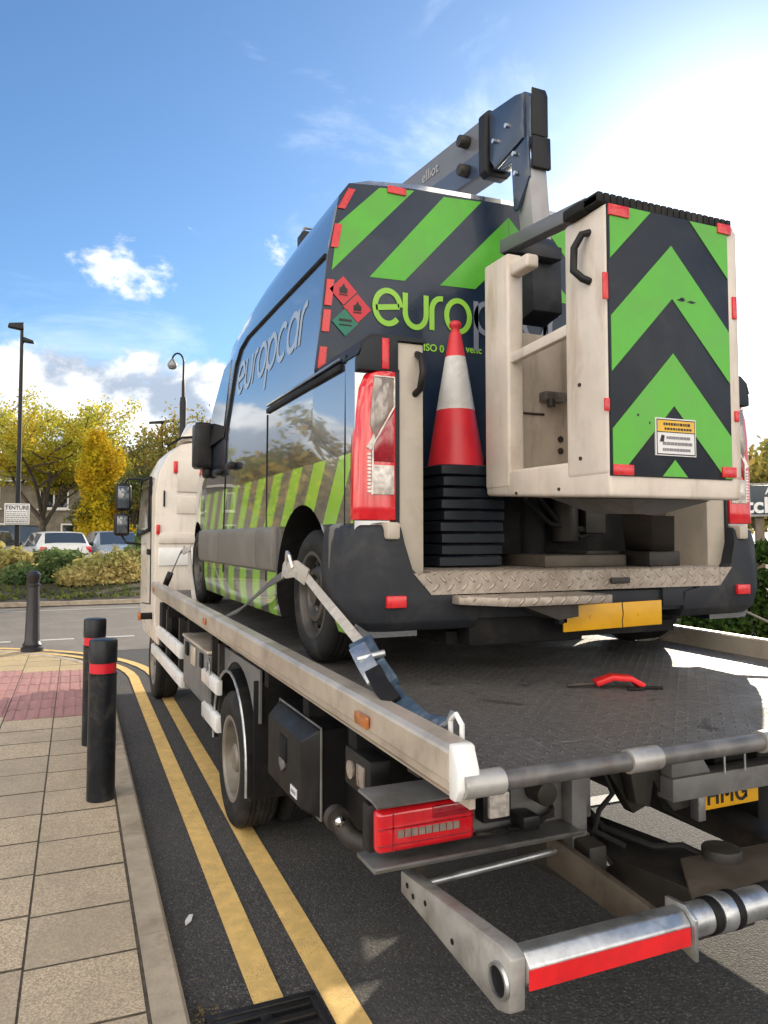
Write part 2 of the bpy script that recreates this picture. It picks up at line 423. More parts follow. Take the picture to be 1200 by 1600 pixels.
leaf_mat('dead_leaf', (0.12, 0.09, 0.05), (0.20, 0.16, 0.09), (0.16, 0.12, 0.07), 0.2)


# ------------------------------------------------------------------ mesh helpers
class MB:
    def __init__(s):
        s.v = []; s.f = []; s.mi = []; s.cur = 0
    def mat(s, i):
        s.cur = i; return s
    def add(s, vs, fs):
        o = len(s.v)
        s.v += [tuple(map(float, p)) for p in vs]
        for f in fs:
            s.f.append(tuple(i + o for i in f)); s.mi.append(s.cur)
        return s
    def box(s, x0, x1, y0, y1, z0, z1):
        return s.add([(x0, y0, z0), (x1, y0, z0), (x1, y1, z0), (x0, y1, z0), (x0, y0, z1), (x1, y0, z1), (x1, y1, z1), (x0, y1, z1)],
                     [(0, 3, 2, 1), (4, 5, 6, 7), (0, 1, 5, 4), (1, 2, 6, 5), (2, 3, 7, 6), (3, 0, 4, 7)])
    def hexa(s, p):          # eight corners: bottom ring then top ring
        return s.add(p, [(0, 3, 2, 1), (4, 5, 6, 7), (0, 1, 5, 4), (1, 2, 6, 5), (2, 3, 7, 6), (3, 0, 4, 7)])
    def prism(s, poly, axis, a, b):
        """poly in the two remaining axes (order x,y,z without axis)"""
        def P(p, t):
            if axis == 'x': return (t, p[0], p[1])
            if axis == 'y': return (p[0], t, p[1])
            return (p[0], p[1], t)
        n = len(poly)
        vs = [P(p, a) for p in poly] + [P(p, b) for p in poly]
        fs = [tuple(range(n - 1, -1, -1)), tuple(range(n, 2 * n))]
        fs += [(i, (i + 1) % n, n + (i + 1) % n, n + i) for i in range(n)]
        return s.add(vs, fs)
    def tube(s, pts, r, seg=10, caps=True, flat=None):
        pts = [Vector(p) for p in pts]
        n = len(pts)
        rs = r if isinstance(r, (list, tuple)) else [r] * n
        rings = []
        ref = None
        for i in range(n):
            if i == 0: d = pts[1] - pts[0]
            elif i == n - 1: d = pts[-1] - pts[-2]
            else: d = (pts[i + 1] - pts[i]).normalized() + (pts[i] - pts[i - 1]).normalized()
            d.normalize()
            if ref is None:
                ref = Vector((0, 0, 1)) if abs(d.z) < 0.9 else Vector((1, 0, 0))
            a = (ref - d * ref.dot(d)).normalized()
            ref = a
            b = d.cross(a)
            rings.append([pts[i] + (a * math.cos(2 * math.pi * k / seg) + b * math.sin(2 * math.pi * k / seg)) * rs[i] for k in range(seg)])
        vs = [p for rg in rings for p in rg]
        fs = []
        for i in range(n - 1):
            for k in range(seg):
                fs.append((i * seg + k, i * seg + (k + 1) % seg, (i + 1) * seg + (k + 1) % seg, (i + 1) * seg + k))
        if caps:
            fs.append(tuple(range(seg - 1, -1, -1)))
            fs.append(tuple(range((n - 1) * seg, n * seg)))
        return s.add(vs, fs)
    def cyl(s, p0, p1, r0, r1=None, seg=20):
        return s.tube([p0, p1], [r0, r0 if r1 is None else r1], seg)
    def lathe(s, prof, c, axis='z', seg=32, caps=True):
        """prof: (radius, height along axis) list"""
        vs = []; fs = []
        for (r, h) in prof:
            for k in range(seg):
                a = 2 * math.pi * k / seg
                u, w = r * math.cos(a), r * math.sin(a)
                if axis == 'z': p = (c[0] + u, c[1] + w, c[2] + h)
                elif axis == 'x': p = (c[0] + h, c[1] + u, c[2] + w)
                else: p = (c[0] + w, c[1] + h, c[2] + u)
                vs.append(p)
        n = len(prof)
        for i in range(n - 1):
            for k in range(seg):
                fs.append((i * seg + k, i * seg + (k + 1) % seg, (i + 1) * seg + (k + 1) % seg, (i + 1) * seg + k))
        if caps and prof[0][0] > 1e-4: fs.append(tuple(range(seg - 1, -1, -1)))
        if caps and prof[-1][0] > 1e-4: fs.append(tuple(range((n - 1) * seg, n * seg)))
        return s.add(vs, fs)
    def band(s, pts, width, thick, nrm=None):
        """flat strap along pts; nrm gives the face normal of each point (or one vector)"""
        pts = [Vector(p) for p in pts]
        n = len(pts); vs = []
        for i in range(n):
            d = (pts[min(i + 1, n - 1)] - pts[max(i - 1, 0)]).normalized()
            nn = Vector(nrm[i] if isinstance(nrm, list) else nrm)
            wv = d.cross(nn).normalized(); nn = wv.cross(d).normalized()
            for a, b in ((-1, -1), (1, -1), (1, 1), (-1, 1)):
                vs.append(pts[i] + wv * a * width / 2 + nn * b * thick / 2)
        fs = [(3, 2, 1, 0), tuple(4 * (n - 1) + k for k in range(4))]
        for i in range(n - 1):
            for k in range(4):
                fs.append((4 * i + k, 4 * i + (k + 1) % 4, 4 * i + 4 + (k + 1) % 4, 4 * i + 4 + k))
        return s.add(vs, fs)
    def slab(s, pts, thick):
        """polygon of 3-D points in one plane, given thickness towards its right-hand normal"""
        P = [Vector(p) for p in pts]
        nn = Vector((0, 0, 0))
        for i in range(len(P)):
            nn += (P[i] - P[0]).cross(P[(i + 1) % len(P)] - P[0])
        nn.normalize()
        n = len(P)
        vs = P + [p + nn * thick for p in P]
        fs = [tuple(range(n - 1, -1, -1)), tuple(range(n, 2 * n))] + [(i, (i + 1) % n, n + (i + 1) % n, n + i) for i in range(n)]
        return s.add(vs, fs)
    def loft(s, rings, closed=True, caps=True):
        n = len(rings[0]); vs = [p for r in rings for p in r]; fs = []
        for i in range(len(rings) - 1):
            for k in range(n if closed else n - 1):
                fs.append((i * n + k, i * n + (k + 1) % n, (i + 1) * n + (k + 1) % n, (i + 1) * n + k))
        if caps:
            fs.append(tuple(range(n - 1, -1, -1))); fs.append(tuple(range((len(rings) - 1) * n, len(rings) * n)))
        return s.add(vs, fs)
    def ball(s, c, r, seg=16, sq=(1, 1, 1)):
        pr = [(max(1e-5, math.sin(math.pi * i / 10)), -math.cos(math.pi * i / 10)) for i in range(11)]
        o = len(s.v)
        s.lathe(pr, (0, 0, 0), 'z', seg)
        for i in range(o, len(s.v)):
            p = s.v[i]; s.v[i] = (c[0] + p[0] * r * sq[0], c[1] + p[1] * r * sq[1], c[2] + p[2] * r * sq[2])
        return s
    def build(s, name, mats, parent=None, bevel=0.0, seg=2, smooth=32, warp=None, recalc=True):
        if not isinstance(mats, (list, tuple)): mats = [mats]
        org = Vector((0, 0, 0))
        p = parent
        while p is not None:
            if p.parent is None: org = org + p.location
            p = p.parent
        me = bpy.data.meshes.new(name)
        vs = s.v
        if warp: vs = [warp(v) for v in vs]
        me.from_pydata([(v[0] - org.x, v[1] - org.y, v[2] - org.z) for v in vs], [], s.f)
        for m in mats: me.materials.append(MATS[m])
        if len(mats) > 1: me.polygons.foreach_set('material_index', s.mi)
        bm = bmesh.new(); bm.from_mesh(me)
        if recalc: bmesh.ops.recalc_face_normals(bm, faces=bm.faces)
        if bevel:
            ed = [e for e in bm.edges if len(e.link_faces) == 2 and e.calc_face_angle(0) > R(28)]
            bmesh.ops.bevel(bm, geom=ed, offset=bevel, segments=seg, profile=0.5, affect='EDGES', clamp_overlap=True)
        bm.to_mesh(me); bm.free()
        if smooth:
            me.shade_smooth(); me.set_sharp_from_angle(angle=R(smooth))
        o = bpy.data.objects.new(name, me)
        COL.objects.link(o)
        if parent is not None: o.parent = parent
        return o


def tag(o, label=None, cat=None, group=None, kind=None):
    if label: o['label'] = label
    if cat: o['category'] = cat
    if group: o['group'] = group
    if kind: o['kind'] = kind
    return o


def thing(name, label, cat, loc=(0, 0, 0), rz=0.0, group=None):
    o = bpy.data.objects.new(name, None)
    o.empty_display_size = 0.2
    COL.objects.link(o)
    o.location = loc
    o.rotation_euler = (0, 0, rz)
    return tag(o, label, cat, group)


def copy_tree(o, parent=None):
    c = o.copy(); COL.objects.link(c)
    if parent is not None: c.parent = parent
    for ch in list(o.children): copy_tree(ch, c)
    return c


def text_mesh(txt, size, align='CENTER', bold=0.0, extrude=0.001):
    cu = bpy.data.curves.new('text', 'FONT')
    cu.body = txt; cu.size = size; cu.align_x = align; cu.align_y = 'CENTER'
    cu.extrude = extrude; cu.offset = bold
    ob = bpy.data.objects.new('text', cu)
    COL.objects.link(ob)
    bpy.context.view_layer.update()
    dg = bpy.context.evaluated_depsgraph_get()
    me = bpy.data.meshes.new_from_object(ob.evaluated_get(dg))
    vs = [tuple(v.co) for v in me.vertices]; fs = [tuple(p.vertices) for p in me.polygons]
    bpy.data.objects.remove(ob); bpy.data.curves.remove(cu); bpy.data.meshes.remove(me)
    return vs, fs


def put_text(mb, txt, size, org, ux, uz, align='CENTER', bold=0.0, sx=1.0):
    """lay text so that its x runs along ux and its up along uz"""
    vs, fs = text_mesh(txt, size, align, bold)
    ux = Vector(ux).normalized(); uz = Vector(uz).normalized(); un = ux.cross(uz)
    o = Vector(org)
    mb.add([o + ux * v[0] * sx + uz * v[1] + un * v[2] for v in vs], fs)
    return mb


def arc(cx, cy, r, a0, a1, n=14, ry=None):
    ry = r if ry is None else ry
    return [(cx + r * math.cos(R(a0 + (a1 - a0) * i / n)), cy + ry * math.sin(R(a0 + (a1 - a0) * i / n))) for i in range(n + 1)]


# round stroke letters, x-height 1
LET = {
    'e': ([[(0.06, 0.45), (0.93, 0.55)], arc(0.5, 0.5, 0.47, 4, 318, 26)], 1.05),
    'u': ([[(0.08, 0.98), (0.08, 0.45)] + arc(0.48, 0.42, 0.40, 180, 360, 14) + [(0.88, 0.98)]], 1.0),
    'r': ([[(0.08, 0.0), (0.08, 0.60)] + arc(0.45, 0.58, 0.37, 170, 80, 8)], 0.60),
    'o': ([arc(0.5, 0.5, 0.46, 0, 360, 30)], 1.05),
    'p': ([arc(0.52, 0.5, 0.45, 0, 360, 30), [(0.07, 0.98), (0.07, -0.5)]], 1.08),
    'c': ([arc(0.5, 0.5, 0.46, 48, 312, 24)], 0.95),
    'H': ([[(0.08, 0), (0.08, 1)], [(0.72, 0), (0.72, 1)], [(0.08, 0.5), (0.72, 0.5)]], 0.85),
    'M': ([[(0.08, 0), (0.08, 1)], [(0.10, 0.98), (0.45, 0.36)], [(0.80, 0.98), (0.45, 0.36)], [(0.82, 0), (0.82, 1)]], 0.95),
    'G': ([arc(0.45, 0.5, 0.40, 45, 330, 20, 0.47), [(0.80, 0.08), (0.80, 0.42), (0.50, 0.42)]], 0.9),
    'a': ([arc(0.5, 0.5, 0.46, 0, 360, 30), [(0.95, 0.98), (0.95, 0.0)]], 1.08),
}


def ribbon(mb, pts, w, fn, t=0.003):
    """flat stroke of width w in (u,v), mapped to space by fn(u,v,off)"""
    n = len(pts); L = []; Rr = []
    closed = abs(pts[0][0] - pts[-1][0]) < 1e-6 and abs(pts[0][1] - pts[-1][1]) < 1e-6
    for i in range(n):
        a = pts[i - 1] if i > 0 else (pts[-2] if closed else pts[0])
        b = pts[i + 1] if i < n - 1 else (pts[1] if closed else pts[-1])
        dx, dy = b[0] - a[0], b[1] - a[1]
        l = math.hypot(dx, dy) or 1
        nx, ny = -dy / l * w / 2, dx / l * w / 2
        L.append((pts[i][0] + nx, pts[i][1] + ny)); Rr.append((pts[i][0] - nx, pts[i][1] - ny))
    vs = [fn(*p, t) for p in L] + [fn(*p, t) for p in Rr] + [fn(*p, 0) for p in L] + [fn(*p, 0) for p in Rr]
    fs = []
    for i in range(n - 1):
        fs += [(i, i + 1, n + i + 1, n + i), (i, 2 * n + i, 2 * n + i + 1, i + 1), (n + i, n + i + 1, 3 * n + i + 1, 3 * n + i), (2 * n + i, 3 * n + i, 3 * n + i + 1, 2 * n + i + 1)]
    if not closed: fs += [(0, n, 3 * n, 2 * n), (n - 1, 3 * n - 1, 4 * n - 1, 2 * n - 1)]
    mb.add(vs, fs)


def word(mb, txt, fn, u0, v0, h, w, gap=0.12, sx=1.0):
    u = u0
    for ch in txt:
        strokes, adv = LET[ch]
        for st in strokes:
            ribbon(mb, [(u + p[0] * h * sx, v0 + p[1] * h) for p in st], w, fn)
        u += (adv + gap) * h * sx
    return u


def leaf_verts(cent, size, flat=0.0, aspect=1.8):
    """numpy: one bent leaf (two quads sharing a fold would be four verts; use a rhombus) per centre"""
    n = len(cent)
    d = rng.normal(size=(n, 3)); d[:, 2] *= (1 - flat); d /= np.linalg.norm(d, axis=1)[:, None]
    e = rng.normal(size=(n, 3)); e -= d * (e * d).sum(1)[:, None]; e /= np.linalg.norm(e, axis=1)[:, None]
    s = size * rng.uniform(0.6, 1.35, size=(n, 1))
    a = cent + d * s * 0.5 * aspect; b = cent + e * s * 0.5; c = cent - d * s * 0.5 * aspect; f = cent - e * s * 0.5
    v = np.stack([a, b, c, f], 1).reshape(-1, 3)
    idx = np.arange(4 * n).reshape(n, 4)
    return v, idx


def leaves_obj(name, cent, size, mat, parent, flat=0.0, aspect=1.8):
    v, idx = leaf_verts(np.asarray(cent), size, flat, aspect)
    org = np.array(parent.location) if parent is not None else np.zeros(3)
    me = bpy.data.meshes.new(name)
    me.from_pydata((v - org).tolist(), [], idx.tolist())
    me.materials.append(MATS[mat])
    o = bpy.data.objects.new(name, me); COL.objects.link(o)
    if parent is not None: o.parent = parent
    return o


# ------------------------------------------------------------------ setting
KX = lambda y: 0.39 + 0.0213 * y               # kerb line (road side)


def kerb_path(off, y0=-3.0, far=-14.0):
    """line parallel to the kerb at road-ward offset; straight, then a quarter bend to the left"""
    r = 3.3 + off
    yc = 9.6
    cx = KX(yc) - 3.3
    pts = [(KX(y) + off, y) for y in np.linspace(y0, yc, 26)]
    pts += [(cx + r * math.cos(a), yc + r * math.sin(a)) for a in np.linspace(0, math.pi / 2, 16)[1:]]
    pts += [(x, yc + r) for x in np.linspace(cx, far, 12)[1:]]
    return pts


def strip(o0, o1, z, mb=None, z1=None, y0=-3.0):
    mb = mb or MB()
    a = kerb_path(o0, y0); b = kerb_path(o1, y0)
    n = len(a)
    mb.add([(p[0], p[1], z) for p in a] + [(p[0], p[1], z if z1 is None else z1) for p in b], [(i, n + i, n + i + 1, i + 1) for i in range(n - 1)])
    return mb


def clip_half(poly, nx, ny, c):
    """keep nx*x+ny*y <= c"""
    out = []
    for i in range(len(poly)):
        p, r = poly[i], poly[(i + 1) % len(poly)]
        dp = nx * p[0] + ny * p[1] - c; dr = nx * r[0] + ny * r[1] - c
        if dp <= 0: out.append(p)
        if dp * dr < 0:
            t = dp / (dp - dr); out.append((p[0] + t * (r[0] - p[0]), p[1] + t * (r[1] - p[1])))
    return out


g = MB()
g.add([(-300, -60, 0), (300, -60, 0), (300, 400, 0), (-300, 400, 0)], [(0, 1, 2, 3)])
tag(g.build('road', 'asphalt', smooth=0), kind='structure')
# the lighter side road that crosses in front
g = MB().add([(-60, 12.0, 0.004), (60, 12.0, 0.004), (60, 20.2, 0.004), (-60, 20.2, 0.004)], [(0, 1, 2, 3)])
tag(g.build('side_road', 'asphalt_old', smooth=0), kind='structure')
g = MB().add([(3.75, -6, 0.0045), (14, -6, 0.0045), (14, 12.0, 0.0045), (3.75, 12.0, 0.0045)], [(0, 1, 2, 3)])
tag(g.build('parking_lane', 'asphalt_old', smooth=0), kind='structure')

# pavement: bedding, then slabs with open joints
g = MB()
kp = kerb_path(-0.12)
g.add([(p[0], p[1], 0.0570) for p in kp] + [(-14, -3, 0.0570)], [tuple(range(len(kp) + 1))])
tag(g.build('pavement_bed', 'joint_soil', smooth=0), kind='structure')
S = MB(); SY = MB(); SR = MB(); NUB = MB()
cosk, sink = math.cos(math.atan(0.0213)), math.sin(math.atan(0.0213))
colw, pitch = 0.412, 0.43


def inside_pav(x, y):
    yc = 9.6; cx = KX(yc) - 3.3
    if y <= yc: return x <= KX(y) - 0.13
    return math.hypot(x - cx, y - yc) <= 3.16 if x > cx else y < yc + 3.16


def pav_poly(poly):
    """cut a slab to the kerb bend (tangent half-plane)"""
    yc = 9.6; cx = KX(yc) - 3.3
    mx = sum(p[0] for p in poly) / len(poly); my = sum(p[1] for p in poly) / len(poly)
    if my > yc - 0.5:
        a = math.atan2(max(my - yc, 0), max(mx - cx, 1e-3)); nx, ny = math.cos(a), math.sin(a)
        poly = clip_half(poly, nx, ny, nx * cx + ny * yc + 3.165)
    return poly


for ci in range(0, 26):
    for ri in range(-7, 37):
        u1 = -0.13 - ci * colw; u0 = u1 - colw
        stag = [0.0, 0.02, 0.21, 0.05, 0.3, 0.12][ci % 6]
        v0 = 3.20 + ri * pitch + stag; v1 = v0 + pitch
        if v1 < -1.5: continue
        ymid = (v0 + v1) / 2
        gp = 0.0035
        jit = random.uniform(-0.0008, 0.0008)
        gu, gv = gp, random.uniform(0.0045, 0.0075)
        wj = [random.uniform(-0.002, 0.002) for _ in range(4)]
        q4 = [(u0 + gu, v0 + gv + wj[0]), (u1 - gu, v0 + gv + wj[1]), (u1 - gu, v1 - gv + wj[2]), (u0 + gu, v1 - gv + wj[3])]
        poly = [(KX(0) + u * cosk + v * sink, v * cosk - u * sink) for u, v in q4]
        poly = pav_poly(poly)
        if len(poly) < 3: continue
        area = abs(sum(poly[i][0] * poly[(i + 1) % len(poly)][1] - poly[(i + 1) % len(poly)][0] * poly[i][1] for i in range(len(poly)))) / 2
        if area < 0.004: continue
        zt = 0.060 + jit
        red = 7.55 < ymid < 10.1 and -0.13 - 2 * colw < u1 + 1e-3
        tgt = SR if red else (SY if ymid >= 10.0 else S)
        c = 0.003
        mx = sum(p[0] for p in poly) / len(poly); my = sum(p[1] for p in poly) / len(poly)
        ins = [(p[0] + (mx - p[0]) * 0.007, p[1] + (my - p[1]) * 0.007) for p in poly]
        tl = [random.uniform(-0.0006, 0.0006) for _ in poly]
        n = len(poly)
        m0 = len(tgt.f)
        tgt.add([(p[0], p[1], 0.022) for p in poly] + [(p[0], p[1], zt - c + t) for p, t in zip(poly, tl)] + [(p[0], p[1], zt + t) for p, t in zip(ins, tl)],
                [tuple(range(2 * n, 3 * n))] + [(i, (i + 1) % n, n + (i + 1) % n, n + i) for i in range(n)] + [(n + i, n + (i + 1) % n, 2 * n + (i + 1) % n, 2 * n + i) for i in range(n)])
        for j_ in range(m0 + 1, len(tgt.f)): tgt.mi[j_] = 1
        if red:
            for k in range(4):     # raised ribs of the tactile slabs
                uu = u0 + colw * (k + 0.5) / 4
                if inside_pav(KX(0) + uu * cosk + ymid * sink, ymid):
                    P = lambda a, b: (KX(0) + a * cosk + b * sink, b * cosk - a * sink)
                    a0 = P(uu - 0.022, v0 + 0.02); a1 = P(uu + 0.022, v0 + 0.02); a2 = P(uu + 0.022, v1 - 0.02); a3 = P(uu - 0.022, v1 - 0.02)
                    NUB.hexa([(*a0, zt - 0.002), (*a1, zt - 0.002), (*a2, zt - 0.002), (*a3, zt - 0.002), (*a0, zt + 0.006), (*a1, zt + 0.006), (*a2, zt + 0.006), (*a3, zt + 0.006)])
tag(S.build('pavement', ['slab_buff', 'joint_soil'], smooth=0), kind='structure')
tag(SY.build('crossing_paving', ['slab_yellow', 'joint_soil'], smooth=0), kind='structure')
SR.v, SR.f, SR.mi = SR.v, SR.f, SR.mi
o0 = len(SR.v); SR.v += NUB.v; SR.f += [tuple(i + o0 for i in f) for f in NUB.f]; SR.mi += NUB.mi
tag(SR.build('tactile_paving', ['slab_red', 'joint_soil'], smooth=0), kind='structure')
# kerb stones with joints
g = MB()
kin = kerb_path(-0.125); kout = kerb_path(0.0)
# resample into stones about 0.9 m long
def resample(pts, step):
    out = [pts[0]]; acc = 0
    for a, b in zip(pts[:-1], pts[1:]):
        L = math.hypot(b[0] - a[0], b[1] - a[1]); t = step - acc
        while t <= L:
            out.append((a[0] + (b[0] - a[0]) * t / L, a[1] + (b[1] - a[1]) * t / L)); t += step
        acc = (acc + L) % step
    return out
dense = kerb_path(0.0)
res = resample(dense, 0.3)
nrm = []
for i in range(len(res)):
    a = res[max(0, i - 1)]; b = res[min(len(res) - 1, i + 1)]
    l = math.hypot(b[0] - a[0], b[1] - a[1]); nrm.append((-(b[1] - a[1]) / l, (b[0] - a[0]) / l))
for s0 in range(0, len(res) - 3, 3):
    rings = []
    for i in range(s0, s0 + 4):
        p = Vector(res[i]); n_ = Vector(nrm[i])
        if i == s0: d = (Vector(res[i + 1]) - p).normalized() * 0.004
        elif i == s0 + 3: d = (Vector(res[i - 1]) - p).normalized() * 0.004
        else: d = Vector((0, 0))
        p = p + d
        hh = 0.0625 + 0.0 * s0
        rings.append([(p.x, p.y, -0.02), (p.x, p.y, hh - 0.014), (*(p + n_ * 0.014), hh), (*(p + n_ * 0.12), hh), (*(p + n_ * 0.12), -0.02)])
    g.loft(rings)
tag(g.build('kerb', 'kerb_stone', smooth=25), kind='structure')
# double yellow lines and the other paint
for a, b in ((0.235, 0.345), (0.475, 0.590)):
    tag(strip(a, b, 0.0075, y0=2.74 if a < 0.4 else -3).build('yellow_line', 'yellow_line', smooth=0), kind='structure')
g = MB()
for x in np.arange(-6, 3.0, 0.95):
    g.add([(x, 13.55, 0.0085), (x + 0.6, 13.55, 0.0085), (x + 0.6, 13.70, 0.0085), (x, 13.70, 0.0085)], [(0, 1, 2, 3)])
g.add([(-9, 19.1, 0.0085), (9, 19.1, 0.0085), (9, 19.2, 0.0085), (-9, 19.2, 0.0085)], [(0, 1, 2, 3)])
tag(g.build('white_line', 'white_line', smooth=0), kind='structure')
g = MB()
g.add([(3.5, 1.9, 0.0085), (3.62, 1.9, 0.0085), (3.62, 9, 0.0085), (3.5, 9, 0.0085)], [(0, 1, 2, 3)])
g.add([(2.4, 3.9, 0.0085), (4.5, 3.9, 0.0085), (4.5, 4.03, 0.0085), (2.4, 4.03, 0.0085)], [(0, 1, 2, 3)])
tag(g.build('bay_line', 'white_line', smooth=0), kind='structure')

# far verge, raised car park
g = MB()
g.add([(-70, 20.2, 0.02), (70, 20.2, 0.02), (70, 20.2, 0.12), (-70, 20.2, 0.12), (-70, 20.35, 0.12), (70, 20.35, 0.12)], [(0, 1, 2, 3), (3, 2, 5, 4)])
tag(g.build('far_kerb', 'kerb_stone', smooth=0), kind='structure')
g = MB()
nx = 60
vs = []; fs = []
for j, (yy, zz) in enumerate(((20.35, 0.115), (21.5, 0.22), (23.5, 0.42), (25.5, 0.455))):
    for i in range(nx + 1):
        vs.append((-60 + 120 * i / nx, yy, zz + (random.uniform(-0.03, 0.03) if 0 < j < 3 else 0)))
for j in range(3):
    for i in range(nx):
        fs.append((j * (nx + 1) + i, j * (nx + 1) + i + 1, (j + 1) * (nx + 1) + i + 1, (j + 1) * (nx + 1) + i))
g.add(vs, fs)
tag(g.build('verge', 'soil', smooth=60), kind='structure')
g = MB().add([(-150, 25.5, 0.455), (150, 25.5, 0.455), (150, 250, 0.455), (-150, 250, 0.455)], [(0, 1, 2, 3)])
tag(g.build('car_park_ground', 'asphalt_old', smooth=0), kind='structure')
# strip of earth under the right-hand hedge
g = MB().add([(5.2, 0, 0.06), (14, 0, 0.06), (14, 12, 0.06), (5.2, 12, 0.06)], [(0, 1, 2, 3)])
g.add([(5.2, 0, 0.0), (5.2, 12, 0.0), (5.2, 12, 0.06), (5.2, 0, 0.06)], [(0, 1, 2, 3)])
tag(g.build('planting_bed', 'soil', smooth=0), kind='structure')
cent = np.stack([rng.uniform(-22, 22, 9000), rng.uniform(20.5, 24.5, 9000), np.zeros(9000)], 1)
cent[:, 2] = 0.16 + (cent[:, 1] - 20.5) * 0.075
o = leaves_obj('grass', cent, 0.09, 'grass_blade', None, -0.6, 2.5)
tag(o, 'short rough grass on the verge between side road and shrubs', 'grass', kind='stuff')

# ------------------------------------------------------------------ recovery truck
BT = lambda y: 0.0103 * (y - 3.2)
def bedwarp(v): return (v[0], v[1], v[2] + BT(v[1]))
truck = thing('recovery_truck', 'cream flatbed recovery truck with aluminium edge rails carrying the van', 'truck', (2.0, 4.5, 0))
XL, XR = 0.86, 3.14
d = MB().box(XL + 0.06, XR - 0.06, 1.60, 7.70, 1.092, 1.115)
deck = d.build('deck', 'deck_plate', truck, warp=bedwarp)
for sx in (0, 1):
    prof = [(0.0, 1.195), (0.012, 1.203), (0.062, 1.206), (0.070, 1.198), (0.070, 1.05), (0.055, 1.05), (0.055, 1.085), (0.014, 1.085), (0.004, 1.098), (0.003, 1.118), (-0.004, 1.124), (-0.004, 1.188)]
    pl = [(XL + p[0], p[1]) if sx == 0 else (XR - p[0], p[1]) for p in prof]
    rail = MB().prism(pl, 'y', 1.60, 7.68).build('side_rail', 'alloy', truck, warp=bedwarp, smooth=25)
    X0 = XL - 0.006 if sx == 0 else XR - 0.074
    e = MB().prism([(1.602, 1.196), (1.580, 1.192), (1.556, 1.140), (1.552, 1.095), (1.570, 1.066), (1.602, 1.066)], 'x', X0 + 0.004, X0 + 0.064)
    e.build('rail_cap', 'white_paint', rail, bevel=0.006)
    MB().cyl((X0 + 0.035, 1.547, 1.098), (X0 + 0.035, 1.57, 1.098), 0.006).build('bolt', 'dark_steel', rail)
    for yy in ((2.13, 4.76, 7.45) if sx == 0 else (4.0,)):
        xx = XL - 0.006 if sx == 0 else XR + 0.006
        mk = MB().box(min(xx, xx - 0.012) if sx == 0 else xx, max(xx, xx - 0.012) if sx == 0 else xx + 0.012, yy - (0.05 if yy < 3 else 0.035), yy + (0.05 if yy < 3 else 0.035), 1.128, 1.165)
        mk.build('marker_lamp', 'amber_lens', rail, bevel=0.005, warp=bedwarp)
    # tie-down loops along the rail
    for yy in (1.72, 3.35, 4.9, 6.4):
        xx = XL + 0.085 if sx == 0 else XR - 0.085
        MB().tube([(xx, yy - 0.03, 1.11), (xx, yy - 0.03, 1.16 if yy > 2 else 1.225), (xx, yy, 1.175 if yy > 2 else 1.245), (xx, yy + 0.03, 1.16 if yy > 2 else 1.225), (xx, yy + 0.03, 1.11)], 0.007, 8).build('tie_loop', 'white_paint' if yy < 2 else 'steel_grey', rail, warp=bedwarp)
# deck tail: roller with collars
rl = MB()
rl.cyl((XL + 0.08, 1.572, 1.102), (XR - 0.08, 1.572, 1.102), 0.024, seg=20)
rl = rl.build('tail_roller', 'roller_steel', truck)
for xa, xb in ((0.875, 0.985), (1.365, 1.465), (1.84, 1.94), (2.5, 2.6), (3.0, 3.1)):
    MB().cyl((xa, 1.572, 1.102), (xb, 1.572, 1.102), 0.031, seg=20).build('collar', 'galv_dull', rl)
MB().box(XL + 0.09, XR - 0.09, 1.95, 2.03, 1.00, 1.06).build('tail_beam', 'dark_steel', truck, bevel=0.006)
# chassis and under-deck parts
c = MB()
c.box(1.55, 1.72, 2.25, 9.3, 0.72, 0.90); c.box(2.28, 2.45, 2.15, 9.3, 0.72, 0.90)
for yy in (2.55, 3.1, 3.75, 5.2, 6.2, 7.4): c.box(0.98, 3.02, yy - 0.04, yy + 0.04, 0.93, 1.035)
for xx in (1.3, 2.7): c.box(xx - 0.06, xx + 0.06, 2.1, 7.6, 0.90, 1.036)
c.box(1.1, 2.9, 5.3, 7.5, 0.50, 0.92)
c.build('chassis', 'chassis_black', truck, bevel=0.006)
MB().box(1.13, 1.95, 2.75, 3.55, 0.48, 0.97).build('tank', 'chassis_black', truck, bevel=0.03)
MB().cyl((1.2, 4.5, 0.40), (2.8, 4.5, 0.40), 0.07).build('rear_axle', 'chassis_black', truck)
MB().ball((2.0, 4.5, 0.42), 0.19).build('differential', 'chassis_black', truck)


def tyre_mb(cx, cy, cz, r, w, rr):
    t = MB()
    h = w / 2
    pr = [(rr, -h * 0.8), (rr + 0.01, -h * 0.9), (rr + (r - rr) * 0.55, -h), (r - 0.022, -h * 0.93), (r - 0.006, -h * 0.8)]
    for k in (-0.62, -0.4, -0.12, 0.12, 0.4, 0.62):
        pr += [(r, h * (k - 0.09)), (r, h * (k + 0.09)), (r - 0.010, h * (k + 0.095)), (r - 0.010, h * (k + 0.12))]
    pr += [(r - 0.006, h * 0.8), (r - 0.022, h * 0.93), (rr + (r - rr) * 0.55, h), (rr + 0.01, h * 0.9), (rr, h * 0.8)]
    t.lathe(pr, (cx, cy, cz), 'x', 48, False)
    return t


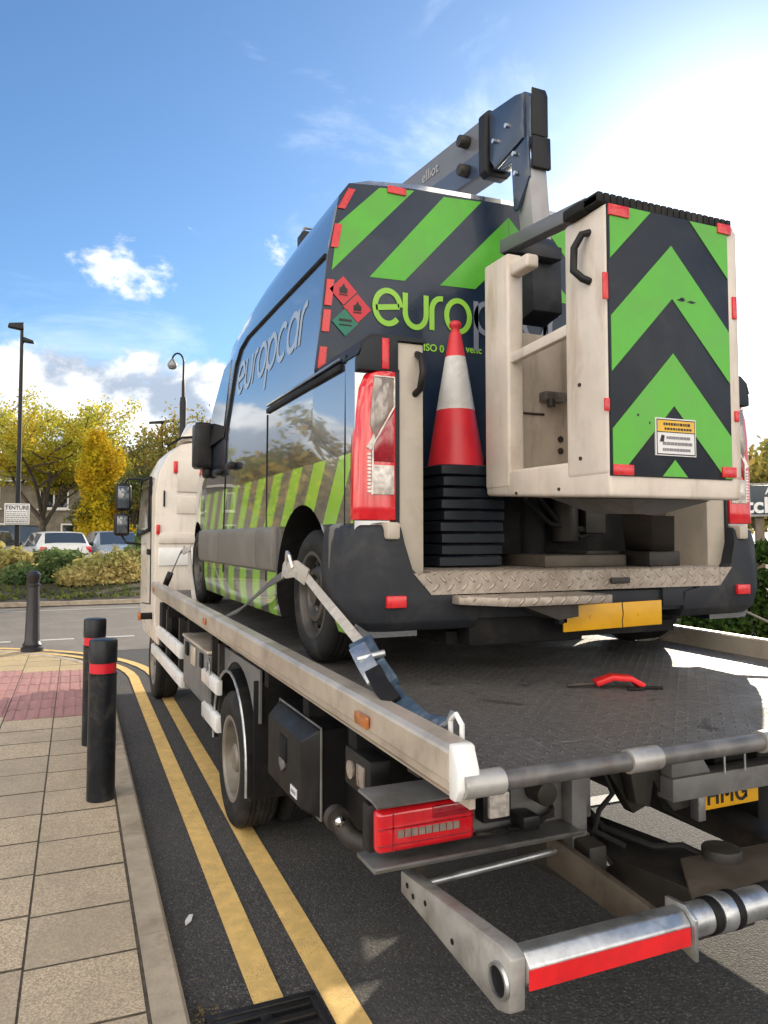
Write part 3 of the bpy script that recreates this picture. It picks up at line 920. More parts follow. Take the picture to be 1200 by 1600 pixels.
def rim_mb(cx, cy, cz, rr, w, side, dish, holes, hub=0.05):
    """side -1: outer face towards -x"""
    t = MB(); h = w / 2 * side
    e = h * 0.92
    if dish >= 0.08:      # deep commercial rim
        pr = [(rr + 0.012, h * 0.84), (rr + 0.010, e), (rr - 0.010, e), (rr - 0.022, e - side * 0.012), (rr - 0.030, e - side * 0.06), (rr * 0.82, e - side * dish),
              (rr * 0.62, e - side * dish * 1.02), (rr * 0.50, e - side * dish * 0.92), (hub * 1.7, e - side * dish * 0.90), (hub * 1.6, e - side * 0.03), (hub * 1.3, e - side * 0.018), (1e-5, e - side * 0.016)]
        xd = e - side * dish * 1.01
    else:                 # pressed steel rim
        pr = [(rr + 0.012, h * 0.84), (rr + 0.010, e), (rr - 0.006, e), (rr - 0.014, e - side * 0.010), (rr - 0.020, e - side * 0.045), (rr * 0.80, e - side * 0.050), (rr * 0.74, e - side * 0.040),
              (rr * 0.62, e - side * 0.012), (rr * 0.50, e - side * 0.010), (rr * 0.42, e - side * 0.030), (hub, e - side * 0.030), (hub * 0.9, e - side * 0.006), (1e-5, e - side * 0.002)]
        xd = e - side * 0.036
    t.lathe(pr, (cx, cy, cz), 'x', 40, False)
    hl = []
    for k in range(holes):
        a = 2 * math.pi * k / holes
        px, py = cy + rr * 0.72 * math.cos(a), cz + rr * 0.72 * math.sin(a)
        hl.append(MB()); hl[-1].cyl((cx + xd + side * 0.007, px, py), (cx + xd - side * 0.012, px, py), rr * 0.085, seg=12)
    nt = []
    for k in range(5):
        a = 2 * math.pi * (k + 0.5) / 5
        px, py = cy + rr * 0.34 * math.cos(a), cz + rr * 0.34 * math.sin(a)
        x0 = cx + (e - side * dish * 0.95 if dish >= 0.08 else e - side * 0.032)
        nt.append(MB()); nt[-1].cyl((x0, px, py), (x0 + side * 0.014, px, py), 0.012, seg=6)
    return t, hl, nt


def wheel(parent, cx, cy, cz, r, w, rr, side, dish, holes, rimmat):
    t = tyre_mb(cx, cy, cz, r, w, rr).build('wheel', 'black_rubber', parent, smooth=40)
    a, b, n = rim_mb(cx, cy, cz, rr, w, side, dish, holes)
    a.build('rim', rimmat, t, smooth=30)
    if side < 0:
        for h_ in b: h_.build('rim_hole', 'chassis_black', t)
        for h_ in n: h_.build('wheel_nut', 'steel_grey', t)
    return t


for sx in (-1, 1):
    for k, off in enumerate((0.95 - 0.115, 0.95 - 0.37)):
        if k == 0 or sx == -1:
            wheel(truck, 2.0 + sx * (off + 0.10), 4.50, 0.385, 0.385, 0.22, 0.235, sx, -0.0 if k else 0.10, 8, 'rim_cream')
    wheel(truck, 2.0 + sx * 0.93, 8.35, 0.385, 0.385, 0.24, 0.235, sx, 0.04, 8, 'rim_cream')
    # mudguard over the rear wheels
    prof = [(4.50 + 0.46 * math.cos(R(a)), 0.42 + 0.47 * math.sin(R(a))) for a in range(0, 181, 12)]
    prof[0] = (4.96, 0.48); prof.insert(0, (4.96, 0.40))
    prof = [(p[0], p[1]) for p in prof] + [(4.04, 0.30)]
    xa, xb = (0.955, 1.38) if sx < 0 else (2.62, 3.045)
    inner = [(4.50 + (p[0] - 4.5) * 1.03, p[1] + 0.008) for p in prof]
    mg = MB()
    for i in range(len(prof) - 1):
        mg.hexa([(xa, *prof[i]), (xb, *prof[i]), (xb, *prof[i + 1]), (xa, *prof[i + 1]), (xa, *inner[i]), (xb, *inner[i]), (xb, *inner[i + 1]), (xa, *inner[i + 1])])
    mgo = mg.build('mudguard', 'black_plastic', truck, smooth=45)
    xe = xa - 0.004 if sx < 0 else xb + 0.004
    MB().tube([(xe, *p) for p in prof], 0.009, 8).build('guard_edge', 'galvanised', mgo)
    fl = MB().box(xa + 0.02, xb - 0.02, 3.985, 4.0, 0.30 if sx < 0 else 0.12, 0.92)
    fl.build('mud_flap', 'chassis_black', mgo, bevel=0.004)
# side panel above the arch
sp = MB().prism([(3.96, 0.98), (5.00, 0.98), (5.00, 0.70), (4.93, 0.68)] + [(4.5 + 0.5 * math.cos(R(a)), 0.44 + 0.5 * math.sin(R(a))) for a in range(30, 151, 10)] + [(3.96, 0.7)], 'x', 1.00, 1.012)
sp.build('wheel_arch_panel', 'steel_paint', truck)
# side guards on the kerb side
for (ya, yb, za, zb) in ((6.30, 8.42, 0.70, 0.815), (6.24, 8.24, 0.48, 0.585), (4.76, 5.28, 0.70, 0.795), (4.76, 5.26, 0.47, 0.575)):
    g = MB().prism([(0.94, za), (0.965, za), (0.965, zb), (0.945, zb), (0.925, zb - 0.012), (0.925, za + 0.006)], 'y', ya, yb)
    g.build('side_guard', 'white_paint', truck, bevel=0.004)
    g = MB().prism([(XR - (p[0] - XL), p[1]) for p in [(0.94, za), (0.965, za), (0.965, zb), (0.945, zb), (0.925, zb - 0.012), (0.925, za + 0.006)]], 'y', ya, yb)
    g.build('side_guard', 'white_paint', truck, bevel=0.004)
for yy in (6.6, 7.4, 8.1, 4.9, 5.15): MB().box(0.967, 1.01, yy - 0.03, yy + 0.03, 0.47, 1.0).build('guard_stay', 'dark_steel', truck)
# small square locker
lk = MB().box(0.945, 1.30, 5.14, 6.20, 0.535, 0.895).build('tool_locker', 'steel_paint', truck, bevel=0.012)
MB().box(0.935, 1.29, 5.13, 6.21, 0.897, 0.922).build('locker_lid', 'alloy', lk, bevel=0.008)
for yy in (5.35, 5.98): MB().box(0.930, 0.943, yy - 0.05, yy + 0.05, 0.78, 0.88).build('latch', 'chassis_black', lk, bevel=0.004)
MB().box(0.928, 0.943, 5.60, 5.76, 0.75, 0.885).build('latch', 'alloy', lk, bevel=0.004)
for yy in (5.17,): MB().tube([(0.93, 5.1, 0.80), (0.93, 5.05, 0.89), (0.93, 5.0, 0.86), (0.93, 5.0, 0.72)], 0.007, 8).build('hook', 'galvanised', lk)
# large moulded toolbox with chamfered face
tb = MB()
def ring(x, y0, y1, z0, z1): return [(x, y0, z0), (x, y1, z0), (x, y1, z1), (x, y0, z1)]
tb.loft([ring(1.45, 3.0, 3.62, 0.53, 0.89), ring(1.02, 3.0, 3.62, 0.53, 0.89), ring(1.01, 3.0, 3.62, 0.53, 0.89), ring(0.945, 3.06, 3.58, 0.56, 0.835)])
tb = tb.build('toolbox', 'black_plastic', truck, bevel=0.014, seg=3)
MB().tube([(1.016, 2.994, 0.525), (1.016, 3.626, 0.525), (1.016, 3.626, 0.895), (1.016, 2.994, 0.895), (1.016, 2.994, 0.525)], 0.006, 8).build('lid_seam', 'steel_grey', tb)
MB().box(0.938, 0.952, 3.26, 3.36, 0.69, 0.80).build('latch', 'chassis_black', tb, bevel=0.006)
MB().prism([(3.27, 0.70), (3.35, 0.70), (3.35, 0.67), (3.31, 0.645), (3.27, 0.67)], 'x', 0.934, 0.948).build('latch_tongue', 'steel_grey', tb, bevel=0.003)
lb = MB().mat(0).box(0.9415, 0.946, 3.10, 3.19, 0.585, 0.625).mat(1)
for k in range(4): lb.box(0.9400, 0.9415, 3.112 + k * 0.018, 3.122 + k * 0.018, 0.597, 0.613)
lb.build('maker_label', ['white_ink', 'grey_ink'], tb)
MB().box(2.85, 3.05, 2.45, 3.95, 0.28, 1.0).build('tool_locker', 'black_plastic', truck, bevel=0.015)  # far-side locker, added and sized to block low sun from the ground
# side work lamp and step corner
wl = MB().box(0.97, 1.05, 2.36, 2.60, 0.80, 0.935).build('work_lamp', 'black_plastic', truck, bevel=0.01)
MB().cyl((0.972, 2.53, 0.865), (0.962, 2.53, 0.865), 0.032).build('lens', 'smoke_lens', wl)
MB().box(0.962, 0.972, 2.40, 2.47, 0.83, 0.905).build('lens', 'smoke_lens', wl, bevel=0.004)
rb = MB().cyl((0.905, 2.48, 0.715), (0.905, 2.52, 0.715), 0.042)
rb.tube([(0.905, 2.50, 0.715), (0.94, 2.46, 0.66), (1.0, 2.3, 0.655), (1.05, 2.15, 0.67)], 0.034, 12)
rb = rb.build('corner_buffer', 'dark_steel', truck, smooth=50)
MB().ball((0.905, 2.470, 0.715), 0.020).build('buffer_cap', 'chrome', rb)

# tail lamp bar (kerb side)
bar = MB()
bar.box(0.90, 1.70, 2.14, 2.19, 0.725, 0.905)
bar = bar.build('lamp_carrier', 'steel_paint', truck, bevel=0.006)
MB().prism([(2.16, 0.924), (2.05, 0.924), (2.01, 0.915), (2.015, 0.908), (2.05, 0.915), (2.16, 0.915)], 'x', 0.85, 1.22).build('carrier_top', 'steel_paint', bar)
MB().prism([(2.16, 0.738), (2.03, 0.738), (2.015, 0.746), (2.007, 0.742), (2.025, 0.724), (2.16, 0.724)], 'x', 0.846, 1.575).build('carrier_shelf', 'steel_grey', bar, bevel=0.002)
def tail_light(x0, par):
    h = MB().box(x0, x0 + 0.345, 2.085, 2.138, 0.757, 0.898).build('tail_light', 'black_plastic', par, bevel=0.01)
    MB().box(x0 + 0.012, x0 + 0.335, 2.045, 2.09, 0.765, 0.889).build('lens', 'red_lens', h, bevel=0.016, seg=3)
    MB().box(x0 + 0.19, x0 + 0.33, 2.041, 2.05, 0.846, 0.882).build('lens', 'red_lens_dark', h, bevel=0.004)
    rr = MB()
    for k in range(9): rr.box(x0 + 0.075 + k * 0.023, x0 + 0.094 + k * 0.023, 2.0405, 2.046, 0.808, 0.829)
    rr.build('led_strip', 'smoke_lens', h)
    rb_ = MB().box(x0 + 0.016, x0 + 0.331, 2.0425, 2.05, 0.835, 0.8385)
    rb_.build('lens_rib', 'red_lens_dark', h)
    MB().box(x0 + 0.016, x0 + 0.331, 2.0425, 2.05, 0.788, 0.7915).build('lens_rib', 'red_lens_dark', h)
    MB().box(x0 + 0.06, x0 + 0.0635, 2.0425, 2.05, 0.77, 0.884).build('lens_rib', 'red_lens_dark', h)
    return h
tail_light(0.852, bar)
tail_light(2.78, truck)
rv = MB().box(1.240, 1.345, 2.085, 2.142, 0.785, 0.895).build('reversing_lamp', 'black_plastic', bar, bevel=0.008)
MB().box(1.255, 1.330, 2.072, 2.09, 0.802, 0.880).build('lens', 'clear_lens', rv, bevel=0.006)
MB().cyl((1.465, 2.06, 0.855), (1.465, 2.14, 0.855), 0.038).build('cable_gland', 'dark_steel', bar, bevel=0.004)
MB().box(1.365, 1.43, 2.05, 2.13, 0.755, 0.80).build('trailer_socket', 'black_plastic', bar, bevel=0.008)
MB().box(1.575, 1.635, 2.08, 2.14, 0.655, 1.02).build('upright_post', 'steel_paint', truck, bevel=0.004)

for k_ in range(3):
    MB().tube([(1.10 + 0.12 * k_, 2.10, 0.755), (1.18 + 0.12 * k_, 2.115, 0.744 - 0.004 * k_), (1.34 + 0.07 * k_, 2.118, 0.748), (1.52, 2.11, 0.765 + 0.012 * k_), (1.56, 2.2, 0.80)], 0.0065, 6).build('cable', 'black_rubber', bar)
for xx in (0.98, 1.24, 1.50):
    MB().cyl((xx, 2.132, 0.893), (xx, 2.142, 0.893), 0.009, seg=6).build('bolt', 'galvanised', bar)
# right half: grey cross bar and plate
rbm = MB().box(1.97, 2.95, 2.04, 2.12, 0.765, 0.845)
rbm.prism([(1.975, 0.845), (2.16, 0.845), (2.10, 0.93), (1.975, 0.95)], 'y', 2.05, 2.11)
rbm = rbm.build('cross_bar', 'steel_paint', truck, bevel=0.006)
MB().tube([(2.20, 2.03, 0.84), (2.20, 2.03, 0.905), (2.30, 2.03, 0.905), (2.30, 2.03, 0.84)], 0.004, 6).build('hoop', 'galvanised', rbm)
br = MB().box(2.105, 2.14, 2.06, 2.10, 0.675, 0.765).build('plate_bracket', 'steel_grey', rbm, bevel=0.003)
pl = MB().box(2.155, 2.475, 2.125, 2.135, 0.680, 0.775).build('number_plate', 'plate_yellow', rbm, bevel=0.003)
tx = MB(); word(tx, 'HMG', lambda u, v, t: (u, 2.1245 - t, v), 2.215, 0.698, 0.066, 0.011, 0.16, 1.0)
tx.build('plate_letters', 'black_ink', pl, smooth=0)
MB().box(2.455, 2.50, 2.028, 2.034, 0.762, 0.80).build('reflector', 'red_reflect', rbm, bevel=0.003)
# towing boom
bm_ = MB()
bm_.hexa([(1.72, 1.72, 0.50), (1.98, 1.72, 0.50), (1.94, 2.55, 0.44), (1.66, 2.55, 0.44), (1.72, 1.72, 0.655), (1.98, 1.72, 0.655), (1.94, 2.55, 0.60), (1.66, 2.55, 0.60)])
bm_.hexa([(1.58, 2.0, 0.53), (1.65, 2.0, 0.53), (1.65, 2.5, 0.54), (1.58, 2.5, 0.54), (1.58, 2.0, 0.69), (1.65, 2.0, 0.69), (1.65, 2.5, 0.72), (1.58, 2.5, 0.72)])
boomo = bm_.build('lift_boom', 'dark_steel', truck, bevel=0.008)
MB().hexa([(1.63, 1.62, 0.655), (2.45, 1.62, 0.655), (2.42, 1.80, 0.668), (1.80, 1.84, 0.668), (1.63, 1.62, 0.672), (2.45, 1.62, 0.672), (2.42, 1.80, 0.686), (1.80, 1.84, 0.686)]).build('boom_plate', 'brown_steel', boomo, bevel=0.003)
MB().cyl((1.93, 1.80, 0.66), (1.93, 1.80, 0.715), 0.060).build('pivot_pin', 'dark_steel', boomo, bevel=0.01)
MB().prism([(1.62, 1.03), (1.83, 1.03), (1.86, 0.96), (1.965, 0.72), (1.90, 0.70), (1.74, 0.93), (1.66, 1.0)], 'y', 2.16, 2.21).build('tilt_arm', 'dark_steel', truck, bevel=0.005)
MB().prism([(1.83, 0.90), (1.90, 0.93), (1.97, 0.86), (2.02, 0.77), (2.15, 0.755), (2.15, 0.72), (2.03, 0.71), (1.965, 0.79), (1.94, 0.83), (1.92, 0.74), (1.86, 0.76)], 'y', 2.10, 2.15).build('hose_bracket', 'dark_steel', truck, bevel=0.003)
MB().tube([(1.70, 2.2, 1.0), (1.715, 2.18, 0.93), (1.77, 2.16, 0.86), (1.775, 2.12, 0.80), (1.70, 2.1, 0.76), (1.64, 2.05, 0.72), (1.68, 1.95, 0.70)], 0.009, 8).build('hydraulic_hose', 'black_rubber', truck)
MB().tube([(1.66, 2.4, 0.88), (1.72, 2.1, 0.70), (1.80, 1.95, 0.68), (1.87, 1.9, 0.69), (1.93, 1.75, 0.66)], 0.011, 8).build('hydraulic_hose', 'black_rubber', truck)
MB().tube([(1.64, 2.18, 0.76), (1.66, 2.0, 0.62)], 0.014, 10).build('ram_rod', 'chrome', truck)
# underrun frame
ar = MB().prism([(2.15, 0.665), (2.15, 0.60), (1.60, 0.555), (1.545, 0.575), (1.54, 0.70), (1.58, 0.715)], 'x', 0.985, 1.03).build('underrun_arm', 'galv_dull', truck, bevel=0.006)
MB().cyl((0.982, 1.585, 0.632), (0.992, 1.585, 0.632), 0.036).build('tube_socket', 'chassis_black', ar)
MB().lathe([(0.034, 0.0), (0.034, -0.008), (0.041, -0.008), (0.043, 0.0)], (0.984, 1.585, 0.632), 'x', 32, False).build('socket_ring', 'galvanised', ar)
for yy, zz in ((2.10, 0.64), (2.06, 0.625), (1.98, 0.64), (1.82, 0.61)):
    MB().cyl((0.983, yy, zz), (0.9895, yy, zz), 0.008, seg=10).build('bolt_hole', 'chassis_black', ar)
MB().prism([(2.13, 0.705), (2.13, 0.60), (1.62, 0.575), (1.60, 0.665)], 'x', 1.505, 1.53).build('underrun_arm', 'brown_steel', truck, bevel=0.004)
MB().cyl((1.03, 2.08, 0.645), (1.505, 2.08, 0.665), 0.011).build('brace_rod', 'galvanised', truck)
ub = MB()
yb, zb = 1.575, 0.662
oct_ = [(yb + 0.050 * math.cos(R(22.5 + 45 * k)), zb + 0.046 * math.sin(R(22.5 + 45 * k))) for k in range(8)]
ub.prism(oct_, 'x', 1.03, 1.53)
ub = ub.build('underrun_bar', 'galvanised', truck, bevel=0.006)
MB().box(1.028, 1.522, yb - 0.0500, yb - 0.0465, zb - 0.033, zb + 0.012).build('reflective_tape', 'red_tape', ub)
MB().prism([(yb - 0.056, zb - 0.075), (yb + 0.05, zb - 0.05), (yb + 0.05, zb + 0.05), (yb - 0.02, zb + 0.055), (yb - 0.056, zb + 0.03)], 'x', 1.531, 1.543).build('bar_flange', 'galvanised', ub, bevel=0.002)
tt = MB().cyl((1.543, yb, zb), (2.75, yb, zb + 0.0), 0.043, seg=24).build('lift_tube', 'galvanised', truck)
for xa, xb, mt, rr in ((1.62, 1.65, 'chassis_black', 0.047), (1.65, 1.70, 'galvanised', 0.050), (1.70, 1.725, 'chassis_black', 0.051), (1.83, 1.88, 'chassis_black', 0.046), (2.2, 2.25, 'chassis_black', 0.047)):
    MB().cyl((xa, yb, zb), (xb, yb, zb), rr, seg=24).build('tube_sleeve', mt, tt, bevel=0.003)
MB().hexa([(2.62, 1.9, 0.36), (2.78, 1.9, 0.36), (2.9, 2.9, 0.36), (2.72, 2.9, 0.36), (2.62, 1.9, 0.44), (2.78, 1.9, 0.44), (2.9, 2.9, 0.48), (2.72, 2.9, 0.48)]).build('lift_foot', 'dark_steel', truck, bevel=0.02)

# cab
cab = MB()
def cab_ring(y, zt, sl=0.0, zb=0.62):
    L = [(0.93 + sl, zb), (0.90 + sl, zb + 0.25), (0.895 + sl, 2.10 - (2.66 - zt) * 0.7), (0.93 + sl, zt - 0.33), (1.01 + sl, zt - 0.15), (1.13 + sl, zt - 0.04), (1.30, zt), (2.0, zt + 0.02)]
    return [(p[0], y, p[1]) for p in L] + [(4.0 - p[0], y, p[1]) for p in L[-2::-1]]
cab.loft([cab_ring(7.80, 2.66), cab_ring(8.6, 2.68), cab_ring(9.1, 2.62), cab_ring(9.45, 2.35, 0.03), cab_ring(9.75, 1.75, 0.06), cab_ring(9.82, 1.2, 0.08)])
cab = cab.build('cab', 'cream_paint', truck, bevel=0.02, smooth=50)
# rear wall pressings
p = MB()
p.box(1.10, 2.9, 7.784, 7.797, 2.14, 2.47); p.build('rear_panel', 'cream_paint', cab, bevel=0.012, seg=3)
p = MB().box(1.10, 2.9, 7.786, 7.797, 1.92, 2.10); p.build('rear_panel', 'cream_paint', cab, bevel=0.01, seg=3)
MB().box(0.93, 3.07, 7.775, 7.80, 1.62, 1.73).build('rear_rib', 'cream_paint', cab, bevel=0.012)
MB().box(0.93, 3.07, 7.78, 7.80, 1.40, 1.58).build('rear_rib', 'white_paint', cab, bevel=0.012)
MB().hexa([(1.10, 7.79, 2.66), (2.9, 7.79, 2.66), (2.8, 8.7, 2.68), (1.2, 8.7, 2.68), (1.25, 7.9, 2.83), (2.75, 7.9, 2.83), (2.7, 8.5, 2.95), (1.3, 8.5, 2.95)]).build('roof_deflector', 'cream_paint', cab, bevel=0.03)
MB().tube([(1.0, 7.79, 2.60), (1.14, 7.79, 2.69), (1.4, 7.79, 2.72), (2.0, 7.79, 2.73)], 0.012, 8).build('roof_seal', 'chassis_black', cab)
MB().box(1.065, 1.105, 7.775, 7.80, 2.33, 2.45).build('reflector', 'red_reflect', cab, bevel=0.006)
MB().box(0.905, 0.940, 7.775, 7.80, 1.71, 1.81).build('reflector', 'red_reflect', cab, bevel=0.006)
MB().box(0.97, 0.985, 7.778, 7.80, 1.99, 2.15).build('vent', 'chassis_black', cab, bevel=0.003)
MB().box(1.0, 3.0, 7.77, 7.80, 1.06, 1.13).build('rear_sill', 'chassis_black', cab, bevel=0.01)
for ss_ in (0, 1):
    xx = (lambda v: v) if ss_ == 0 else (lambda v: 4.0 - v)
    MB().slab([(xx(0.886), 8.25, 1.78), (xx(0.888), 9.35, 1.72), (xx(0.908), 9.15, 2.32), (xx(0.895), 8.25, 2.28)], 0.012 if ss_ else -0.012).build('window', 'glass_sky', cab)
    MB().tube([(xx(0.886), 8.22, 1.76), (xx(0.886), 9.38, 1.70), (xx(0.905), 9.17, 2.34), (xx(0.892), 8.22, 2.31), (xx(0.886), 8.22, 1.76)], 0.018, 8).build('window_seal', 'chassis_black', cab)
    mr = MB().box(min(xx(0.61), xx(0.785)), max(xx(0.61), xx(0.785)), 9.17, 9.25, 1.99, 2.30).build('mirror', 'black_plastic', cab, bevel=0.035, seg=3)
    MB().box(min(xx(0.635), xx(0.76)), max(xx(0.635), xx(0.76)), 9.160, 9.172, 2.02, 2.27).build('mirror_glass', 'glass_sky', mr, bevel=0.004)
    mr = MB().box(min(xx(0.60), xx(0.77)), max(xx(0.60), xx(0.77)), 9.17, 9.25, 1.70, 1.96).build('mirror', 'black_plastic', cab, bevel=0.035, seg=3)
    MB().box(min(xx(0.63), xx(0.745)), max(xx(0.63), xx(0.745)), 9.160, 9.172, 1.73, 1.93).build('mirror_glass', 'glass_sky', mr, bevel=0.004)
    MB().tube([(xx(0.95), 9.15, 2.36), (xx(0.75), 9.22, 2.36), (xx(0.69), 9.25, 2.28), (xx(0.68), 9.25, 1.72), (xx(0.74), 9.23, 1.62), (xx(0.93), 9.3, 1.60)], 0.014, 8).build('mirror_arm', 'lamp_black', cab)
for ss_ in (0, 1):
    xx = (lambda v: v) if ss_ == 0 else (lambda v: 4.0 - v)
    MB().tube([(xx(0.893), 8.12, 2.3), (xx(0.893), 8.12, 1.0), (xx(0.893), 8.9, 0.95)], 0.006, 6).build('door_seam', 'chassis_black', cab)
    MB().box(min(xx(0.875), xx(0.895)), max(xx(0.875), xx(0.895)), 8.2, 8.36, 1.50, 1.56).build('door_handle', 'black_plastic', cab, bevel=0.006)
MB().slab([(1.15, 9.52, 2.30), (2.85, 9.52, 2.30), (2.9, 9.765, 1.80), (1.1, 9.765, 1.80)], 0.02).build('windscreen', 'glass_dark', cab)
MB().box(0.79, 0.98, 7.95, 8.05, 0.86, 0.92).build('marker_stalk', 'chassis_black', truck, bevel=0.008)
MB().box(0.765, 0.79, 7.945, 8.055, 0.85, 0.93).build('marker_lamp', 'amber_lens', truck, bevel=0.008)
MB().box(0.95, 3.05, 7.60, 7.80, 0.62, 1.04).build('cab_mount', 'chassis_black', truck, bevel=0.01)

# ------------------------------------------------------------------ van
van = thing('access_platform_van', 'navy van with green chevrons and roof boom lashed on the flatbed', 'van', (2.05, 4.6, 1.12))
XC = 2.05


def xside(z):
    pts = [(1.20, 1.075), (1.34, 1.035), (1.45, 1.03), (2.36, 1.03), (2.62, 1.058), (2.96, 1.093), (3.18, 1.132), (3.30, 1.196)]
    if z <= pts[0][0]: return pts[0][1]
    for a, b in zip(pts[:-1], pts[1:]):
        if z <= b[0]: return a[1] + (b[1] - a[1]) * (z - a[0]) / (b[0] - a[0])
    return pts[-1][1]


def van_ring(y, zt, ins=0.0, zb=1.22, roofdrop=0.0):
    zs = min(2.36, zt - 0.22)
    L = []
    for f in (0, 0.10, 0.2, 0.45, 0.70, 1.0):
        z = zb + (zs - zb) * f
        L.append((xside(z) + ins, z))
    hi = zt - 0.04
    for f in (0.28, 0.64, 0.86, 1.0):
        z = zs + (hi - zs) * f
        eq = 2.36 + (3.30 - 2.36) * f
        k = (hi - zs) / (3.30 - 2.36)
        L.append((1.03 + (xside(eq) - 1.03) * (0.35 + 0.65 * min(1, k)) + ins, z))
    L.append((L[-1][0] + 0.10, zt - 0.008)); L.append((1.55, zt + 0.02)); L.append((XC, zt + 0.035))
    return [(p[0], y, p[1]) for p in L] + [(2 * XC - p[0], y, p[1]) for p in L[-2::-1]]


sh = MB()
sh.loft([van_ring(y, zt, i, zb) for (y, zt, i, zb) in (
    (3.175, 3.345, 0, 1.28), (3.9, 3.335, 0, 1.28), (4.6, 3.30, 0, 1.28), (5.0, 3.25, 0, 1.28), (5.3, 3.19, 0.005, 1.28), (5.55, 3.05, 0.01, 1.28), (5.8, 2.84, 0.015, 1.28),
    (6.05, 2.56, 0.02, 1.28), (6.35, 2.32, 0.03, 1.24), (6.60, 2.18, 0.055, 1.26), (6.78, 1.98, 0.11, 1.28), (6.86, 1.75, 0.18, 1.30))])
# rear wings, kept in the same shell
for sx in (0, 1):
    fx = (lambda v: v) if sx == 0 else (lambda v: 2 * XC - v)
    sh.prism([(fx(1.060), 1.30), (fx(1.034), 1.36), (fx(1.03), 1.45), (fx(1.03), 2.36), (fx(1.045), 2.415), (fx(1.085), 2.445), (fx(1.29), 2.445), (fx(1.29), 1.30)], 'y', 2.66, 3.178)
body = sh.build('body', ['body_paint', 'chassis_black'], van, smooth=30)
# cut the wheel arches out
cut = MB().mat(1)
for yy, rr in ((3.33, 0.43), (6.32, 0.41)):
    for xa, xb in ((0.8, 1.42), (2.68, 3.3)):
        cut.cyl((xa, yy, 1.40), (xb, yy, 1.40), rr, seg=40)
cuto = cut.build('cutter', ['body_paint', 'chassis_black'], None)
for mod_t in (cuto,):
    bpy.context.view_layer.update()
    md = body.modifiers.new('b', 'BOOLEAN'); md.operation = 'DIFFERENCE'; md.object = mod_t; md.solver = 'EXACT'; md.use_self = True
    bpy.context.view_layer.update()
    dg = bpy.context.evaluated_depsgraph_get()
    nm = bpy.data.meshes.new_from_object(body.evaluated_get(dg))
    body.modifiers.clear(); body.data = nm
    nm.shade_smooth(); nm.set_sharp_from_angle(angle=R(30))
bpy.data.objects.remove(cuto)
# floor pan so that nothing shows through
MB().box(1.45, 2.65, 2.72, 6.7, 1.25, 1.30).build('floor_pan', 'chassis_black', van)
MB().box(1.45, 2.65, 2.76, 3.1, 1.301, 1.50).build('floor_pan', 'chassis_black', van)
for sx in (-1, 1):
    cx = XC + sx * (XC - 1.06 - 0.105)
    wheel(van, cx, 3.31, 1.418, 0.298, 0.20, 0.190, sx, 0.05, 12, 'rim_grey')
    wheel(van, cx, 6.32, 1.448, 0.298, 0.20, 0.190, sx, 0.05, 12, 'rim_grey')


def sidefn(off0=0.003):
    return lambda u, v, t: (xside(v) - off0 - t, u, v)
